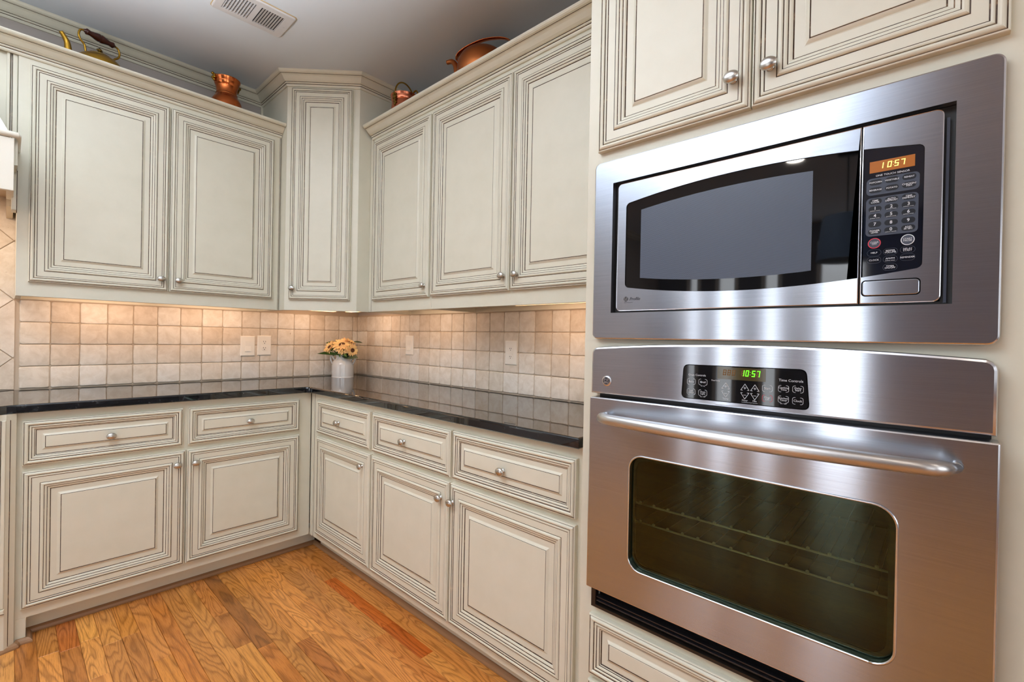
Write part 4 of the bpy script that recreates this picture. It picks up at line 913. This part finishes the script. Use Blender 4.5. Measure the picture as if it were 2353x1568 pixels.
# ------------------------------------------------------------------ crock with sunflowers
VC = (-.192, -.150)
t = thing('stoneware_crock', 'white glazed stoneware crock with two ear handles in the counter corner', 'vase', (VC[0], VC[1], .914), -pi / 3.83)
pf = smooth_prof([(.0, .002), (.066, .0), (.0715, .006), (.072, .05), (.070, .085), (.062, .108), (.050, .122), (.0455, .130), (.0465, .140), (.0475, .147), (.044, .148), (.042, .13), (.045, .11), (0, .1)], 5); MB().lathe([(max(r, 0), h) for r, h in pf], 40).build('body', STONEW, t, smooth=True)
for s in (-1, 1):
    pts = smooth_prof([(s * .056, 0, .112), (s * .066, 0, .130), (s * .0765, 0, .142), (s * .0830, 0, .134), (s * .0815, 0, .112), (s * .069, 0, .088)], 4); MB().tube(pts, .0062, 10, flat=1.5, up=(0, 1, 0)).build('ear_handle', STONEW, t, smooth=True)
rr = random.Random(11)
def petal(mb, M, length, width, droop, mi=0):
    secs = [(0, .35), (.25, .85), (.5, 1), (.75, .75), (1, .05)]; v = []
    for s_, wd in secs:
        x = length * s_; z = -droop * s_ * s_ * length; hw = width / 2 * wd; v += [(x, -hw, z + .0012), (x, 0, z), (x, hw, z + .0012)]
    f = [];
    for i in range(4): f += [(3 * i, 3 * i + 3, 3 * i + 4, 3 * i + 1), (3 * i + 1, 3 * i + 4, 3 * i + 5, 3 * i + 2)]
    mb.add([(M @ Vector(p))[:] for p in v], f, mi)
def sunflower(label, pos, direc, rdisc, plen, npet, droop=.25):
    z = Vector(direc).normalized(); M = z.to_track_quat('Z', 'Y').to_matrix().to_4x4(); t = thing('sunflower', label, 'flower', pos, group='sunflowers in the crock')
    mb = MB()
    for ring, (n_, el, sc) in enumerate(((npet, .18, 1.0), (npet, .42, .86))):
        for k in range(n_):
            a = 2 * pi * (k + .5 * ring) / n_ + rr.uniform(-.1, .1); Mp = M @ Matrix.Rotation(a, 4, 'Z') @ Matrix.Translation((rdisc * .8, 0, .002 * ring)) @ Matrix.Rotation(-el - rr.uniform(-.12, .12), 4, 'Y'); petal(mb, Mp, plen * sc * rr.uniform(.85, 1.1), plen * .36, droop)
    mb.build('petals', PETAL, t, smooth=True)
    mb = MB(); mb.lathe([(0, -.004), (rdisc * .9, -.003), (rdisc, .002), (rdisc * .92, .007), (rdisc * .6, .006), (rdisc * .45, .003), (0, .003)], 20); me = mb; me.v = [(M @ Vector(p))[:] for p in me.v]; me.build('seed_head', SEED, t, smooth=True)
    mb = MB()
    for k in range(9): Mp = M @ Matrix.Rotation(2 * pi * k / 9, 4, 'Z') @ Matrix.Translation((rdisc * .5, 0, -.006)) @ Matrix.Rotation(.15, 4, 'Y'); petal(mb, Mp, plen * .6, plen * .3, .6)
    mb.build('sepals', LEAF, t, smooth=True)
    base = Vector((VC[0], VC[1], 1.03)) - Vector(pos); MB().tube([tuple(-z * .004), tuple(base * .5 - z * .02), tuple(base)], .003, 6).build('stem', LEAF, t, smooth=True)
FW = Vector((-.735, -.678, 0)); RT = Vector((.678, -.735, 0)); C0 = Vector((VC[0], VC[1], 0))
def fp(r, z, f=0): return tuple(C0 + RT * r + FW * f + Vector((0, 0, z)))
def fd(r, z, f): return RT * r + FW * f + Vector((0, 0, z))
sunflower('largest sunflower at the top centre of the crock', fp(.005, 1.132, .035), fd(.05, .75, .62), .022, .054, 19)
sunflower('sunflower leaning left out of the crock', fp(-.080, 1.116, .03), fd(-.55, .55, .62), .014, .044, 15)
sunflower('small sunflower with a dark centre leaning right over the crock rim', fp(.078, 1.098, .045), fd(.75, .05, .55), .015, .038, 13)
sunflower('sunflower bud standing upright behind the right-hand blooms', fp(.052, 1.150, .01), fd(.45, .85, .1), .012, .036, 12, .05)
sunflower('sunflower facing down at the front of the crock', fp(.022, 1.102, .062), fd(.1, .2, .95), .008, .036, 10)
def leafobj(label, r, z, f, dr, dz, df, ln, wd):
    z_ = fd(dr, dz, df).normalized(); M = z_.to_track_quat('X', 'Z').to_matrix().to_4x4(); M = M @ Matrix.Rotation(rad(50), 4, 'X'); mb = MB(); petal(mb, M, ln, wd, .35); tag(mb.build('sunflower_leaf', LEAFD if 'dark' in label else LEAF, smooth=True, loc=fp(r, z, f)), label, 'leaf', 'leaves round the crock rim')
leafobj('long green leaf pointing left from the crock rim', -.01, 1.062, .03, -1, .30, .1, .135, .030)
leafobj('broad dark leaf hanging right over the crock rim', .01, 1.060, .04, 1, .12, .35, .105, .055)
leafobj('short leaf at the front left of the crock rim', -.015, 1.082, .045, -.6, -.25, .6, .05, .024)
leafobj('short leaf at the front centre of the crock rim', .0, 1.084, .05, .0, -.5, .7, .045, .022)
leafobj('short leaf at the front right of the crock rim', .02, 1.082, .05, .5, -.35, .7, .045, .022)
leafobj('thin pale leaf tip high on the left of the flowers', -.05, 1.152, -.01, -1, .06, 0, .07, .014)
leafobj('thin dark leaf tip high on the right of the flowers', .07, 1.155, -.01, 1, .10, 0, .055, .014)

# ------------------------------------------------------------------ ceiling register
t = thing('ceiling_vent', 'white metal air register set in the grey ceiling', 'vent', (-.995, -.805, CEIL))
def down(mb): mb.v = [(x, z, y) for x, y, z in mb.v]; return mb          # plate facing -y -> facing -z
mb = MB().plate(rrect(-.150, .150, -.102, .102, .012, 4), [rect(-.118, -.012, -.068, .068), rect(.010, .112, -.068, .068)], -.010, 0, .005); down(mb).build('frame', VENTM, t, fix=True)
mb = MB().plate(rrect(-.153, .153, -.105, .105, .012, 4), [], -.003, 0); down(mb); mb.v = [(x, y, z) for x, y, z in mb.v]; mb.build('paint_edge', TAPE, t, fix=True)
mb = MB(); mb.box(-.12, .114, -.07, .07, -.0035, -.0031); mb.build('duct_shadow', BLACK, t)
for k in range(9):
    x = .0145 + k * .0112
    MB().add([(x, -.068, -.0095), (x + .0095, -.068, -.0055), (x + .0095, .068, -.0055), (x, .068, -.0095), (x, -.068, -.0105), (x + .0095, -.068, -.0065), (x + .0095, .068, -.0065), (x, .068, -.0105)], [(0, 1, 2, 3), (7, 6, 5, 4), (0, 4, 5, 1), (1, 5, 6, 2), (2, 6, 7, 3), (3, 7, 4, 0)]).build('louvre', VENTM, t, fix=True)
    x = -.115 + k * .0118
    MB().box(x, x + .0036, -.068, .068, -.0105, -.0045).build('louvre', VENTM, t)
for k in range(12): y = -.062 + k * .0112; MB().box(-.117, -.013, y, y + .003, -.0065, -.0040).build('cross_bar', VENTM, t)
MB().lathe([(.003, -.0105), (.003, -.0112), (0, -.012)], 10, c=(.13, 0, 0)).build('screw', VENTM, t, fix=True)

# ------------------------------------------------------------------ the rest of the room, seen in the reflections
def can_light(label, x, y, power):
    t = thing('recessed_light', label, 'light', (x, y, CEIL), group='recessed ceiling lights')
    MB().lathe([(.062, -.001), (.085, -.001), (.085, -.004), (.075, -.007), (.062, -.004)], 28, cap=False).build('trim_ring', TRIMW, t, smooth=True, fix=True)
    MB().lathe([(.0, -.003), (.062, -.003)], 28, cap=False).build('lens', LAMPE, t)
    l = bpy.data.lights.new('can_glow', 'AREA'); l.shape = 'DISK'; l.size = .12; l.energy = power; l.color = (1, .94, .86); o = bpy.data.objects.new('can_glow', l); COL.objects.link(o); o.parent = t; o.location = (0, 0, -.012)
for x, y, s in ((-3.81, -2.28, 'across the room in front of the pendant'), (-5.0, -.77, 'in the far back corner of the room'), (-2.3, -1.9, 'over the middle of the kitchen floor'), (-2.3, -3.6, 'above the viewer'), (-1.3, -4.6, 'behind the oven tower side'), (-3.8, -4.4, 'towards the front windows')):
    can_light('recessed ceiling light ' + s, x, y, 2.2)
t = thing('pendant_lamp', 'blue grey drum pendant lamp hanging across the room', 'lamp', (-3.9, -2.62, 1.85))
MB().lathe([(.0, .84), (.07, .84), (.07, .815), (.02, .80), (0, .80)], 24).build('canopy', simple('bronze_canopy', S(40, 34, 30), .4, metal=1.0), t, smooth=True, fix=True)
MB().tube([(0, 0, .36), (0, 0, .81)], .006, 8).build('rod', BLACK, t)
MB().lathe([(.20, .0), (.16, .34), (.158, .34), (.198, .0), (.20, .0)], 32, cap=False).build('shade', SHADE, t, smooth=True, fix=True); mb = MB(); mb.tube([(-.16, 0, .335), (.16, 0, .335)], .004, 6); mb.tube([(0, -.16, .335), (0, .16, .335)], .004, 6); mb.tube([(0, 0, .2), (0, 0, .37)], .012, 8); mb.build('spider', BLACK, t)
MB().lathe([(0, .06), (.025, .075), (.035, .11), (.025, .15), (.013, .18), (.013, .21)], 16).build('bulb', LAMPE, t, smooth=True)
